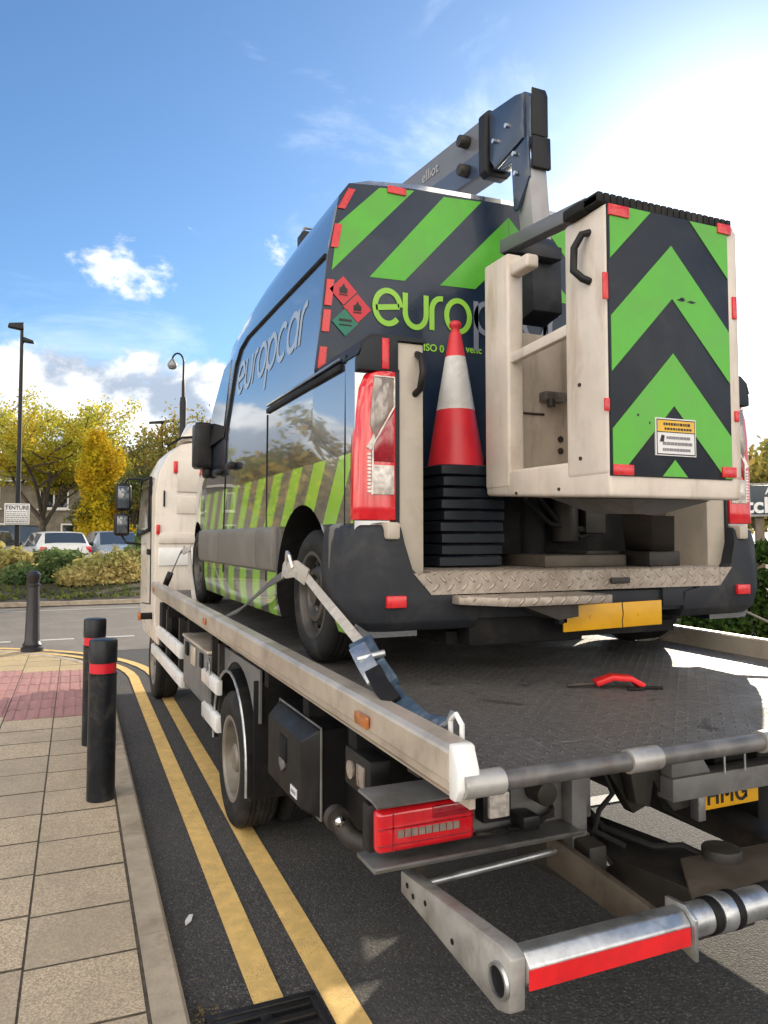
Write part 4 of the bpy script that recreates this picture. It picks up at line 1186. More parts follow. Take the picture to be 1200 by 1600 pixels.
# flank fittings (the stripes are in the paint)
for sx in (0, 1):
    FX = (lambda x: x) if sx == 0 else (lambda x: 2 * XC - x)
    # rub strip in sections
    for ya, yb_ in ((2.775, 2.885), (3.76, 4.10), (4.115, 5.18), (5.195, 5.93)):
        pr = [(FX(1.032), 1.50), (FX(1.012), 1.515), (FX(1.004), 1.56), (FX(1.004), 1.69), (FX(1.010), 1.725), (FX(1.032), 1.738)]
        MB().prism(pr, 'y', ya, yb_).build('rub_strip', 'trim_plastic', body, bevel=0.003, smooth=40)
    # door track, seams
    MB().box(min(FX(1.018), FX(1.034)), max(FX(1.018), FX(1.034)), 2.80, 3.95, 2.345, 2.372).build('door_track', 'chassis_black', body, bevel=0.004)
    MB().box(min(FX(1.014), FX(1.030)), max(FX(1.014), FX(1.030)), 2.80, 3.93, 2.378, 2.395).build('track_cover', 'navy_paint', body, bevel=0.004)
    sd = lambda y_, z_, o_=0.000: (FX(xside(z_) - o_), y_, z_)
    seam = MB()
    seam.tube([sd(3.19, 2.955), sd(4.0, 2.955), sd(4.70, 2.950), sd(4.88, 2.915), sd(4.97, 2.83), sd(5.00, 2.70), sd(5.02, 2.5), sd(5.03, 2.33)], 0.0125, 8)
    seam.tube([sd(5.03, 2.33), sd(5.06, 2.1), sd(5.10, 1.75), sd(5.10, 1.45)], 0.005, 6)
    seam.tube([sd(3.96, 2.34), sd(3.965, 2.0), sd(3.965, 1.45)], 0.005, 6)
    seam.tube([sd(2.765, 2.40), sd(2.765, 2.0), sd(2.77, 1.4)], 0.004, 6)
    seam.build('door_seam', 'chassis_black', body)
    # cab door glass and handles
    gl = MB().slab([sd(5.12, 2.36, 0.004), sd(5.75, 2.34, 0.004), sd(5.62, 2.62, 0.004), sd(5.36, 2.88, 0.004), sd(5.12, 2.90, 0.004)], 0.008 if sx else -0.008)
    gl.build('door_window', 'glass_dark', body)
    for yy, zz in ((5.22, 2.12), (4.80, 2.13)):
        MB().box(min(FX(0.985), FX(1.03)), max(FX(0.985), FX(1.03)), yy - 0.07, yy + 0.07, zz - 0.015, zz + 0.03).build('door_handle', 'black_plastic', body, bevel=0.014, seg=3)
    mr = MB().box(min(FX(0.915), FX(1.045)), max(FX(0.915), FX(1.045)), 5.58, 5.76, 2.19, 2.53)
    mr.box(min(FX(0.99), FX(1.05)), max(FX(0.99), FX(1.05)), 5.64, 5.76, 2.12, 2.24)
    mr = mr.build('door_mirror', 'black_plastic', van, bevel=0.04, seg=3)
    MB().box(min(FX(0.915), FX(1.01)), max(FX(0.915), FX(1.01)), 5.608, 5.622, 2.28, 2.48).build('mirror_glass', 'black_plastic', mr, bevel=0.004)
    MB().cyl((FX(0.975), 5.606, 2.235), (FX(0.975), 5.622, 2.235), 0.030).build('spot_mirror', 'glass_sky', mr)
    # side lettering
    lw = MB()
    if sx == 0:
        word(lw, 'europcar', lambda u, v, t: (xside(v) - 0.002 - 0.3 * t, 4.86 - u, v), 0.0, 2.605, 0.200, 0.034, 0.08, 0.93)
    else:
        word(lw, 'europcar', lambda u, v, t: (2 * XC - xside(v) + 0.002 + 0.3 * t, 3.28 + u, v), 0.0, 2.605, 0.200, 0.034, 0.08, 0.93)
    lw.build('side_lettering', 'side_letter', body, smooth=0)
MB().slab([(1.2, 5.35, 3.14), (2.9, 5.35, 3.14), (2.93, 6.0, 2.545), (1.17, 6.0, 2.545)], 0.02).build('windscreen', 'glass_dark', body)
MB().box(1.12, 2.98, 6.80, 6.92, 1.30, 1.62).build('front_bumper', 'bumper_plastic', van, bevel=0.03)

# upper rear panel with chevrons
P3 = 3.172
rp = MB().prism([(1.034, 2.42), (1.060, 2.62), (1.095, 2.96), (1.150, 3.24), (1.196, 3.302), (1.504, 3.335), (2.05, 3.352)] + [(2 * XC - x, z) for x, z in ((1.504, 3.335), (1.196, 3.302), (1.150, 3.24), (1.095, 2.96), (1.060, 2.62), (1.034, 2.42))] + [(2.79, 2.42), (2.79, 1.50), (1.30, 1.50), (1.30, 2.42)], 'y', P3 - 0.008, P3 + 0.003)
rp = rp.build('rear_panel', 'navy_panel', van, smooth=0)
yv = P3 - 0.0105
gv = MB()
for pl_ in ([(1.139, 3.100), (1.345, 3.307), (1.525, 3.326), (1.112, 2.885)],
            [(1.683, 3.325), (1.894, 3.338), (1.474, 2.884), (1.296, 2.878)],
            [(1.661, 2.888), (1.855, 2.895), (2.05, 3.082), (2.05, 3.285)],
            [(2.439, 2.888), (2.245, 2.895), (2.052, 3.082), (2.052, 3.285)],
            [(1.983, 3.338), (2.117, 3.338), (2.05, 3.2)][:0] or [(2.417, 3.325), (2.206, 3.338), (2.626, 2.884), (2.804, 2.878)],
            [(2.961, 3.100), (2.755, 3.307), (2.575, 3.326), (2.988, 2.885)]):
    gv.prism(pl_, 'y', yv, yv + 0.0022)
gv.add([], [])
gv.build('chevron_decal', 'green_vinyl', rp, smooth=0)
yr = P3 - 0.0145
for k, (xa, za, xb, zb_) in enumerate(((1.140, 3.175, 1.120, 3.275), (1.098, 2.99, 1.078, 3.10), (1.062, 2.72, 1.070, 2.84), (1.046, 2.60, 1.052, 2.70), (1.036, 2.43, 1.042, 2.53))):
    xl = lambda z: xside(z) + 0.008
    for sx in (0, 1):
        FX = (lambda x: x) if sx == 0 else (lambda x: 2 * XC - x)
        z0, z1 = (za, zb_)
        MB().prism([(FX(xl(z0)), z0), (FX(xl(z0) + 0.034), z0), (FX(xl(z1) + 0.034), z1), (FX(xl(z1)), z1)], 'y', yr, yr + 0.006).build('reflector', 'red_reflect', rp, smooth=0)
for x0 in (1.385, 2.62):
    MB().box(x0, x0 + 0.095, yr - 0.004, yr + 0.006, 3.29, 3.325).build('reflector', 'red_reflect', rp, bevel=0.003)
lg = MB()
LSX = 0.83
pf = lambda u, v, t: (u, P3 - 0.0105 - t, v)
end = word(lg, 'euro', pf, 1.318, 2.665, 0.165, 0.026, 0.02, LSX)
lg.build('logo_lettering', 'logo_green', rp, smooth=0)
lg = MB(); word(lg, 'pcar', pf, end + 0.012, 2.672, 0.165, 0.026, 0.02, LSX)
lg.build('logo_lettering', 'logo_grey', rp, smooth=0)
# fine lettering below the logo
put_text(MB(), 'ISO 0', 0.048, (1.57, P3 - 0.0105, 2.578), (1, 0, 0), (0, 0, 1), 'LEFT', 0.001).build('small_lettering', 'logo_green', rp, smooth=0)
sm = put_text(MB(), 'venc', 0.048, (1.80, P3 - 0.0105, 2.592), (1, 0, 0), (0, 0, 1), 'LEFT', 0.001)
sm.build('small_lettering', 'logo_green', rp, smooth=0)
# hazard diamonds
def diamond(cx, cz, s, mt, icon):
    d0 = MB().prism([(cx - s, cz), (cx, cz - s), (cx + s, cz), (cx, cz + s)], 'y', yr, yr + 0.004).build('hazard_label', mt, rp, smooth=0)
    ic = MB()
    if icon == 'flame':
        ic.prism([(cx - 0.018, cz - 0.012), (cx + 0.018, cz - 0.012), (cx + 0.020, cz + 0.008), (cx + 0.008, cz + 0.018), (cx + 0.002, cz + 0.034), (cx - 0.008, cz + 0.016), (cx - 0.018, cz + 0.012)], 'y', yr - 0.002, yr)
        ic.box(cx - 0.02, cx + 0.02, yr - 0.002, yr, cz - 0.022, cz - 0.017)
    else:
        ic.box(cx - 0.03, cx + 0.03, yr - 0.002, yr, cz + 0.004, cz + 0.014); ic.box(cx - 0.03, cx + 0.03, yr - 0.002, yr, cz - 0.016, cz - 0.010)
    ic.build('hazard_symbol', 'black_ink', d0, smooth=0)
diamond(1.166, 2.796, 0.066, 'hazard_red', 'flame')
diamond(1.234, 2.722, 0.068, 'hazard_red', 'flame')
diamond(1.176, 2.652, 0.064, 'hazard_green', 'bar')
# roof beacons and hoop
MB().tube([(1.27, 3.24, 3.31), (1.29, 3.24, 3.345), (1.40, 3.24, 3.352), (1.43, 3.24, 3.335), (1.43, 3.24, 3.31)], 0.006, 8).build('lamp_guard', 'steel_grey', van)
MB().box(1.30, 1.42, 3.23, 3.33, 3.31, 3.338).build('work_lamp', 'clear_lens', van, bevel=0.01)
bc = MB().box(1.24, 1.37, 4.02, 4.14, 3.25, 3.42).build('roof_beacon', 'black_plastic', van, bevel=0.015)
MB().tube([(1.25, 4.08, 3.41), (1.27, 4.08, 3.455), (1.35, 4.08, 3.455), (1.36, 4.08, 3.41)], 0.008, 8).build('lamp_guard', 'steel_grey', bc)

# rear corner posts, lamps, bumper
for sx in (0, 1):
    FX = (lambda x: x) if sx == 0 else (lambda x: 2 * XC - x)
    bx = lambda mb, xa, xb, *r_: mb.box(min(FX(xa), FX(xb)), max(FX(xa), FX(xb)), *r_)
    bx(MB(), 1.198, 1.312, 2.64, 3.164, 1.50, 2.44).build('post_panel', 'beige_panel', van, bevel=0.008)
    MB().prism([(FX(1.032), 2.36), (FX(1.05), 2.42), (FX(1.09), 2.452), (FX(1.20), 2.456), (FX(1.20), 2.315), (FX(1.032), 2.315)], 'y', 2.628, 2.72).build('post_cap', 'bumper_plastic', van, bevel=0.008)
    MB().prism([(FX(1.03), 2.375), (FX(1.045), 2.425), (FX(1.085), 2.458), (FX(1.318), 2.462), (FX(1.318), 2.445), (FX(1.09), 2.440), (FX(1.05), 2.41)], 'y', 2.63, 3.164).build('post_top', 'bumper_plastic', van, smooth=40)
    bx(MB(), 1.186, 1.205, 2.63, 2.70, 1.55, 2.33).build('lamp_surround', 'bumper_plastic', van, bevel=0.004)
    bx(MB(), 1.128, 1.158, 2.622, 2.632, 2.325, 2.445).build('reflector', 'red_reflect', van, bevel=0.003)
    # lamp body: lofted so it wraps on to the flank
    lp = MB()
    outl = [(1.745, 0.0), (1.80, 0.0), (2.0, 0.003), (2.15, 0.010), (2.25, 0.022), (2.305, 0.045), (2.318, 0.075)]
    rings = []
    for z, ins in outl:
        rings.append([(FX(1.024 + ins), 2.70, z), (FX(1.022 + ins), 2.66, z), (FX(1.040 + ins), 2.630, z), (FX(1.075 + ins), 2.622, z), (FX(1.185), 2.622, z), (FX(1.185), 2.70, z)])
    lp.loft(rings)
    lp = lp.build('rear_lamp', 'red_lens', van, bevel=0.006, smooth=40)
    MB().prism([(FX(1.092), 2.29), (FX(1.172), 2.29), (FX(1.172), 2.185), (FX(1.095), 2.055), (FX(1.076), 2.11)], 'y', 2.6165, 2.626).build('lens', 'smoke_lens', lp, bevel=0.003)
    MB().prism([(FX(1.092), 2.045), (FX(1.176), 2.165), (FX(1.176), 1.968), (FX(1.092), 1.968)], 'y', 2.6165, 2.626).build('lens', 'red_lens_dark', lp, bevel=0.003)
    MB().prism([(FX(1.088), 1.955), (FX(1.176), 1.955), (FX(1.176), 1.842), (FX(1.082), 1.842)], 'y', 2.6155, 2.626).build('lens', 'clear_lens', lp, bevel=0.004)
    fr = MB()
    fr.tube([(FX(1.085), 2.618, 1.842), (FX(1.088), 2.618, 2.03), (FX(1.176), 2.618, 2.18), (FX(1.176), 2.618, 2.293), (FX(1.092), 2.618, 2.293)], 0.0045, 6)
    fr.prism([(FX(1.062), 2.02), (FX(1.098), 2.085), (FX(1.094), 2.03), (FX(1.080), 2.01)], 'y', 2.617, 2.626)
    for k in range(11): fr.box(min(FX(1.066), FX(1.080)), max(FX(1.066), FX(1.080)), 2.617, 2.624, 1.85 + k * 0.014, 1.859 + k * 0.014)
    fr.build('lens_frame', 'clear_lens', lp)
    bx(MB(), 1.125, 1.182, 2.570, 2.68, 1.672, 1.738).build('lower_lens', 'beige_panel', van, bevel=0.012)
    # bumper corner
    bc = MB()
    def brg(z, dx0, dy, x1):
        return [(FX(1.022 + dx0), 3.02 if z > 1.45 else 2.97, z), (FX(0.995 + dx0), 2.80, z), (FX(1.0 + dx0), 2.68 + dy, z), (FX(1.04 + dx0), 2.605 + dy, z), (FX(1.10 + dx0), 2.585 + dy, z), (FX(x1), 2.575 + dy, z), (FX(x1), 2.75, z), (FX(1.12), 3.02, z)]
    bc.loft([brg(1.325, 0.05, 0.04, 1.52), brg(1.36, 0.015, 0.012, 1.52), brg(1.44, 0.0, 0.0, 1.52), brg(1.455, 0.0, 0.0, 1.45), brg(1.50, 0.0, 0.0, 1.30), brg(1.56, 0.0, 0.002, 1.235), brg(1.66, 0.003, 0.008, 1.205), brg(1.715, 0.010, 0.02, 1.197), brg(1.728, 0.02, 0.035, 1.195)])
    bc = bc.build('rear_bumper', ['bumper_plastic'], van, bevel=0.006, smooth=40)
    bx(MB(), 1.125, 1.205, 2.568, 2.592, 1.418, 1.463).build('reflector', 'red_reflect', bc, bevel=0.004)
# black pull handle on the left post
MB().tube([(1.285, 2.645, 2.40), (1.285, 2.605, 2.385), (1.283, 2.585, 2.32), (1.28, 2.605, 2.255), (1.275, 2.645, 2.24)], 0.014, 10).build('grab_handle', 'black_plastic', van, smooth=60)
# tread step across the back
sp_ = MB().prism([(3.164, 1.552), (2.585, 1.552), (2.575, 1.545), (2.575, 1.462), (2.583, 1.462), (2.588, 1.538), (3.164, 1.538)], 'x', 1.31, 2.79)
sp_.prism([(1.235, 1.545), (1.31, 1.545), (1.31, 1.462), (1.30, 1.475)], 'y', 2.573, 2.583)
sp_.prism([(2.865, 1.545), (2.79, 1.545), (2.79, 1.462), (2.80, 1.475)], 'y', 2.573, 2.583)
sp_.build('rear_step', 'step_plate', van, smooth=30)
fs_ = MB().prism([(1.405, 2.53), (1.54, 2.37), (2.00, 2.37), (2.00, 2.58), (1.40, 2.58)], 'z', 1.425, 1.458)
fs_.build('fold_step', 'step_plate', van, bevel=0.004)
MB().box(1.52, 2.60, 2.60, 2.72, 1.36, 1.455).build('rear_crossmember', 'bumper_plastic', van, bevel=0.008)
MB().box(2.46, 2.64, 2.585, 2.62, 1.375, 1.465).build('bumper_cover', 'bumper_plastic', van, bevel=0.006)
MB().box(1.50, 2.05, 2.62, 2.72, 1.25, 1.37).build('tow_frame', 'chassis_black', van, bevel=0.01)
MB().prism([(1.63, 1.42), (1.89, 1.42), (1.89, 1.37), (1.80, 1.36)], 'y', 2.44, 2.60).build('step_bracket', 'dark_steel', van)
MB().prism([(1.48, 1.38), (1.62, 1.40), (1.85, 1.27), (1.78, 1.24), (1.6, 1.27)], 'y', 2.64, 2.70).build('step_bracket', 'chassis_black', van)
MB().box(1.865, 1.908, 2.53, 2.57, 1.33, 1.425).build('plate_stay', 'bumper_plastic', van, bevel=0.006)
pm = MB()
PTL = lambda x: 1.40 + (x - 1.89) * 0.016
pm.hexa([(1.885, 2.53, 1.298), (2.40, 2.53, 1.308), (2.40, 2.538, 1.308), (1.885, 2.538, 1.298), (1.885, 2.53, 1.404), (2.40, 2.53, 1.412), (2.40, 2.538, 1.412), (1.885, 2.538, 1.404)])
pm = pm.build('number_plate', 'plate_yellow', van, bevel=0.003)
for xx in (2.02, 2.27):
    MB().cyl((xx, 2.5275, 1.355), (xx, 2.532, 1.355), 0.0065, seg=12).build('screw', 'plate_yellow', pm)
MB().tube([(2.185, 2.5285, 1.302), (2.183, 2.5285, 1.33), (2.188, 2.5285, 1.36), (2.184, 2.5285, 1.408)], 0.0018, 6).build('plate_crack', 'black_ink', pm)
# things on the platform floor, then dark infill added under the bucket
fb = MB().box(1.92, 2.36, 2.70, 3.05, 1.553, 1.605).build('floor_box', 'brown_steel', van, bevel=0.006)
MB().box(2.16, 2.34, 2.72, 2.95, 1.606, 1.622).build('hinge', 'dark_steel', fb, bevel=0.003)
MB().box(2.16, 2.26, 2.562, 2.575, 1.485, 1.51).build('step_latch', 'dark_steel', van, bevel=0.004)
MB().box(2.66, 2.788, 2.90, 3.16, 1.553, 2.2).build('inner_wall', 'brown_steel', van)
pk = MB()  # dark machinery shapes added to darken the well under the bucket
pk.box(1.84, 2.64, 2.98, 3.15, 1.60, 2.05)
pk = pk.build('dark_infill', 'chassis_black', van, bevel=0.012)
MB().cyl((2.20, 2.93, 1.66), (2.20, 2.93, 1.98), 0.06).build('cylinder', 'dark_steel', pk, bevel=0.008)
MB().box(2.28, 2.40, 2.88, 2.975, 1.70, 1.90).build('infill_block', 'dark_steel', pk, bevel=0.008)
for k_ in range(3):
    MB().tube([(1.95 + 0.07 * k_, 2.97, 1.95), (1.98 + 0.09 * k_, 2.92, 1.84), (2.10 + 0.08 * k_, 2.90, 1.74 - 0.03 * k_), (2.30 + 0.04 * k_, 2.90, 1.72)], 0.011, 8).build('hydraulic_hose', 'black_rubber', pk)
MB().cyl((2.05, 3.0, 1.552), (2.05, 3.0, 1.95), 0.07).build('pedestal', 'chassis_black', van)

# ---- boom and bucket (they are bolted to the van)
KY = 2.96       # elbow plane
yaw = R(5.9)
def by(t, x, z): # along-boom coordinate t forward from elbow
    return (x - math.sin(yaw) * t + 0.0, KY + math.cos(yaw) * t, z)
ub_ = MB()
def sect(t, x0, x1, z0, z1, ch=0.012):
    L = [(x0 + ch, z0), (x1 - ch, z0), (x1, z0 + ch), (x1, z1 - ch), (x1 - ch, z1), (x0 + ch, z1), (x0, z1 - ch), (x0, z0 + ch)]
    return [by(t, p[0], p[1]) for p in L]
ub_.loft([sect(0.30, 1.985, 2.105, 3.53, 3.83), sect(3.0, 1.985, 2.105, 3.53, 3.83)])
ub_ = ub_.build('upper_boom', 'boom_grey', van)
st_ = MB().loft([sect(0.31, 1.982, 1.9845, 3.54, 3.66, 0.0), sect(2.9, 1.982, 1.9845, 3.54, 3.66, 0.0)])
st_.build('boom_stripe', 'boom_paint', ub_)
tx = MB()
put_text(tx, 'elliot', 0.085, by(0.78, 1.9818, 3.745), tuple(Vector(by(0, 0, 0)) - Vector(by(1, 0, 0))), (0, 0, 1), 'CENTER', 0.001)
tx.build('boom_lettering', 'fly_paint', ub_, smooth=0)
cl_ = MB().loft([sect(0.245, 1.968, 2.122, 3.505, 3.85, 0.025), sect(0.305, 1.968, 2.122, 3.505, 3.85, 0.025)]).build('boom_collar', 'lamp_black', ub_, bevel=0.008)
for zz in (3.60, 3.755):
    pb = by(0.42, 1.983, zz)
    MB().cyl(pb, (pb[0] - 0.055, pb[1], pb[2]), 0.034, 0.030).build('hydraulic_plug', 'dark_steel', ub_, bevel=0.006)
# elbow: bent plate shape
el = MB()
def PX(x, t, z): return by(t, x, z)
def extr(mb, poly, x0, x1):
    n = len(poly)
    vs = [PX(x0, *p) for p in poly] + [PX(x1, *p) for p in poly]
    mb.add(vs, [tuple(range(n - 1, -1, -1)), tuple(range(n, 2 * n))] + [(i, (i + 1) % n, n + (i + 1) % n, n + i) for i in range(n)])
extr(el, [(0.24, 3.53), (0.24, 3.835), (0.05, 3.820), (-0.01, 3.815), (-0.055, 3.765), (-0.055, 3.525), (0.02, 3.545), (0.10, 3.575), (0.20, 3.530)], 2.005, 2.098)
el = el.build('elbow', 'boom_paint', van, bevel=0.010)
ck = MB()
extr(ck, [(0.235, 3.575), (0.235, 3.825), (0.03, 3.810), (-0.02, 3.795), (-0.02, 3.575), (0.19, 3.515)], 1.985, 2.005)
extr(ck, [(0.16, 3.500), (-0.05, 3.575), (-0.058, 3.375), (0.03, 3.245), (0.055, 3.245), (0.07, 3.495)], 1.989, 2.005)
ck.build('cheek_plate', 'boom_paint', el, bevel=0.004)
for t_, z_ in ((0.09, 3.685), (0.19, 3.655), (0.035, 3.520), (0.025, 3.420)):
    p_ = PX(1.985, t_, z_)
    MB().cyl(p_, (p_[0] - 0.014, p_[1], p_[2]), 0.012, seg=6).build('bolt', 'chrome', el)
bk = MB()
extr(bk, [(-0.055, 3.815), (-0.068, 3.775), (-0.068, 3.575), (-0.055, 3.575)], 2.008, 2.096)
extr(bk, [(-0.055, 3.570), (-0.075, 3.570), (-0.078, 3.415), (-0.055, 3.415)], 2.003, 2.103)
bk.build('elbow_cover', 'lamp_black', el, bevel=0.006)
MB().hexa([(2.03, KY - 0.05, 3.07), (2.13, KY - 0.05, 3.07), (2.13, KY + 0.06, 3.07), (2.03, KY + 0.06, 3.07), (1.998, KY - 0.055, 3.42), (2.10, KY - 0.055, 3.42), (2.10, KY + 0.08, 3.55), (1.998, KY + 0.08, 3.55)]).build('fly_boom', 'fly_paint', van, bevel=0.008)

# bucket: moulded shell with an open doorway on the kerb side
BX0, BX1, BY0, BY1, BZ0, BZ1 = 1.945, 2.635, 2.30, 3.15, 1.835, 2.99
bk = MB()
bk.hexa([(BX0, BY0, BZ0), (BX1, BY0, BZ0), (BX1, BY1, BZ0 + 0.05), (BX0, BY1, BZ0 + 0.05), (BX0, BY0, BZ0 + 0.155), (BX1, BY0, BZ0 + 0.155), (BX1, BY1, BZ0 + 0.165), (BX0, BY1, BZ0 + 0.165)])                                     # floor tray
bk = bk.build('bucket', 'bucket_plastic', van, bevel=0.016, seg=3, smooth=40)
bk.scale = (0.867, 0.935, 0.867)
for i_, (a_, b_) in enumerate(((BX0, 1.684), (BY0, 1.996), (BZ0, 1.814))):
    bk.location[i_] = (b_ - van.location[i_]) - bk.scale[i_] * (a_ - van.location[i_])
wl_ = MB().box(BX0 + 0.003, BX1 - 0.003, BY0 + 0.003, BY0 + 0.06, BZ0 + 0.09, BZ1)
wl_.build('back_wall', 'bucket_plastic', bk, bevel=0.018, seg=3)
wl_ = MB().box(BX1 - 0.06, BX1, BY0 + 0.004, BY1 - 0.004, BZ0 + 0.09, BZ1 + 0.02)
wl_.build('side_wall', 'bucket_inner', bk, bevel=0.018, seg=3)
MB().box(BX0 + 0.10, BX1 - 0.06, BY1 - 0.06, BY1 - 0.004, BZ0 + 0.10, BZ1 - 0.28).build('front_wall', 'bucket_inner', bk, bevel=0.012)
rear_post = MB().box(BX0 - 0.004, BX0 + 0.085, BY0 - 0.004, BY0 + 0.255, BZ0 + 0.08, BZ1 + 0.005)
rear_post.build('corner_post', 'bucket_plastic', bk, bevel=0.026, seg=4, smooth=50)
fp = MB().box(BX0 - 0.004, BX0 + 0.085, BY1 - 0.20, BY1, BZ0 + 0.08, BZ1 + 0.045)
fp.box(BX0 + 0.01, BX0 + 0.08, BY1 - 0.33, BY1 - 0.15, BZ1 - 0.065, BZ1 + 0.0)
fp.build('corner_post', 'bucket_plastic', bk, bevel=0.014, seg=3, smooth=50)
MB().box(BX1 - 0.09, BX1 + 0.004, BY0 - 0.004, BY0 + 0.15, BZ0 + 0.08, BZ1 + 0.0).build('corner_post', 'bucket_plastic', bk, bevel=0.02, seg=3, smooth=50)
MB().hexa([(BX0 + 0.01, BY0 + 0.19, 2.535), (BX0 + 0.045, BY0 + 0.19, 2.535), (BX0 + 0.045, BY1 - 0.11, 2.50), (BX0 + 0.01, BY1 - 0.11, 2.50), (BX0 + 0.01, BY0 + 0.19, 2.585), (BX0 + 0.045, BY0 + 0.19, 2.585), (BX0 + 0.045, BY1 - 0.11, 2.545), (BX0 + 0.01, BY1 - 0.11, 2.545)]).build('door_bar', 'bucket_plastic', bk, bevel=0.006)
# interior panel, screws, fittings
MB().box(BX1 - 0.10, BX1 - 0.055, BY0 + 0.1, BY1 - 0.1, BZ0 + 0.15, BZ1 - 0.1).build('liner', 'bucket_inner', bk, bevel=0.015)
MB().tube([(BX0 + 0.12, BY1 - 0.064, 2.30), (BX0 + 0.30, BY1 - 0.064, 2.30)], 0.006, 6).build('liner_seam', 'dark_steel', bk)
for zz in (2.12, 2.18):
    MB().cyl((BX0 + 0.40, BY1 - 0.066, zz), (BX0 + 0.40, BY1 - 0.058, zz), 0.016).build('screw', 'dark_steel', bk)
MB().box(BX0 + 0.27, BX0 + 0.40, BY1 - 0.12, BY1 - 0.062, 2.36, 2.41).build('control_box', 'steel_grey', bk, bevel=0.008)
MB().cyl((BX0 + 0.30, BY1 - 0.12, 2.37), (BX0 + 0.30, BY1 - 0.12, 2.33), 0.02).build('socket', 'dark_steel', bk)
for zz in (2.0, 2.3, 2.75):
    MB().cyl((BX0 - 0.009, BY0 + 0.16, zz), (BX0 - 0.003, BY0 + 0.16, zz), 0.008, seg=12).build('screw', 'dark_steel', bk)
for yy in (BY0 + 0.3, BY0 + 0.6):
    MB().cyl((BX0 - 0.005, yy, 1.885), (BX0 + 0.003, yy, 1.885), 0.007, seg=12).build('screw', 'dark_steel', bk)
# rear livery panel on the bucket
yb2 = BY0 - 0.002
MB().box(1.947, 2.575, yb2 - 0.004, yb2 + 0.010, 1.918, 2.985).build('livery_panel', 'navy_vinyl', bk, bevel=0.002)
yc2 = yb2 - 0.0065
lv = MB()
px0, px1, pc, pz0, pz1 = 1.952, 2.570, 2.272, 1.922, 2.981
def clip_panel(poly):
    for n_ in ((1, 0, px1), (-1, 0, -px0), (0, 1, pz1), (0, -1, -pz0)): poly = clip_half(poly, *n_)
    return poly
pcx = 2.262
for (ztop, zlow) in ((3.31, 3.088), (2.861, 2.643), (2.42, 2.207), (1.99, 1.77)):
    for sgn, sl in ((-1, 1.035), (1, 1.045)):
        e_ = 0.45 * sgn
        poly = [(pcx, ztop), (pcx + e_, ztop - 0.45 * sl), (pcx + e_, zlow - 0.45 * sl), (pcx, zlow)]
        poly = clip_panel(poly)
        if len(poly) > 2: lv.prism(poly, 'y', yc2, yc2 + 0.0022)
lv.build('chevron_decal', 'green_vinyl', bk, smooth=0)
for (xa, xb, za, zb_) in ((1.944, 2.045, 2.935, 2.980), (2.515, 2.590, 2.955, 2.998), (1.950, 2.048, 1.920, 1.962), (2.512, 2.590, 1.928, 1.972)):
    MB().box(xa, xb, yc2 - 0.006, yc2 + 0.003, za, zb_).build('reflector', 'red_reflect', bk, bevel=0.003)
for xx, zl in ((1.921, ((2.60, 2.705), (2.165, 2.215))), (2.600, ((2.60, 2.695), (2.165, 2.21)))):
    for z0, z1 in zl:
        MB().box(xx - 0.006 + 0.0, xx + 0.018, BY0 - 0.0105, BY0 - 0.002, z0, z1).build('reflector', 'red_reflect', bk, bevel=0.002)
# warning sticker
sk = MB().mat(0).box(2.160, 2.370, yc2 - 0.003, yc2 + 0.003, 2.005, 2.155)
sk.mat(1)
for a in ((2.165, 2.365, 2.009, 2.013), (2.165, 2.365, 2.146, 2.150), (2.165, 2.168, 2.009, 2.150), (2.362, 2.365, 2.009, 2.150), (2.165, 2.365, 2.098, 2.101)):
    sk.box(a[0], a[1], yc2 - 0.0042, yc2 - 0.003, a[2], a[3])
sk.mat(2).box(2.168, 2.362, yc2 - 0.0040, yc2 - 0.003, 2.101, 2.146)
sk.mat(1)
random.seed(3)
for (x0, x1, zz, hh) in ((2.20, 2.33, 2.126, 0.011), (2.205, 2.335, 2.108, 0.009)):
    x = x0
    while x < x1:
        w_ = random.uniform(0.005, 0.014); sk.box(x, x + w_, yc2 - 0.005, yc2 - 0.004, zz, zz + hh); x += w_ + 0.004
sk.mat(3)
for (x0, x1, zz, hh) in ((2.215, 2.34, 2.072, 0.011), (2.195, 2.35, 2.048, 0.012), (2.195, 2.34, 2.024, 0.011)):
    x = x0
    while x < x1:
        w_ = random.uniform(0.006, 0.020); sk.box(x, x + w_, yc2 - 0.0045, yc2 - 0.003, zz, zz + hh); x += w_ + 0.003
sk.mat(1).prism([(2.18, 2.06), (2.20, 2.06), (2.205, 2.085), (2.19, 2.088)], 'y', yc2 - 0.0045, yc2 - 0.003)
sk.build('warning_sticker', ['white_ink', 'black_ink', 'sticker_yellow', 'grey_ink'], bk, smooth=0)
# scuffs on the livery: chipped specks
sc_ = MB()
for (x, z, w_) in ((2.285, 2.642, 0.05), (2.30, 2.648, 0.03), (2.34, 2.64, 0.05), (2.07, 2.158, 0.012), (2.13, 2.13, 0.008)):
    sc_.prism([(x, z), (x + w_ * 0.6, z - 0.005), (x + w_, z + 0.003), (x + w_ * 0.4, z + 0.007)], 'y', yc2 - 0.0012, yc2)
sc_.build('scuff', 'navy_vinyl', bk, smooth=0)
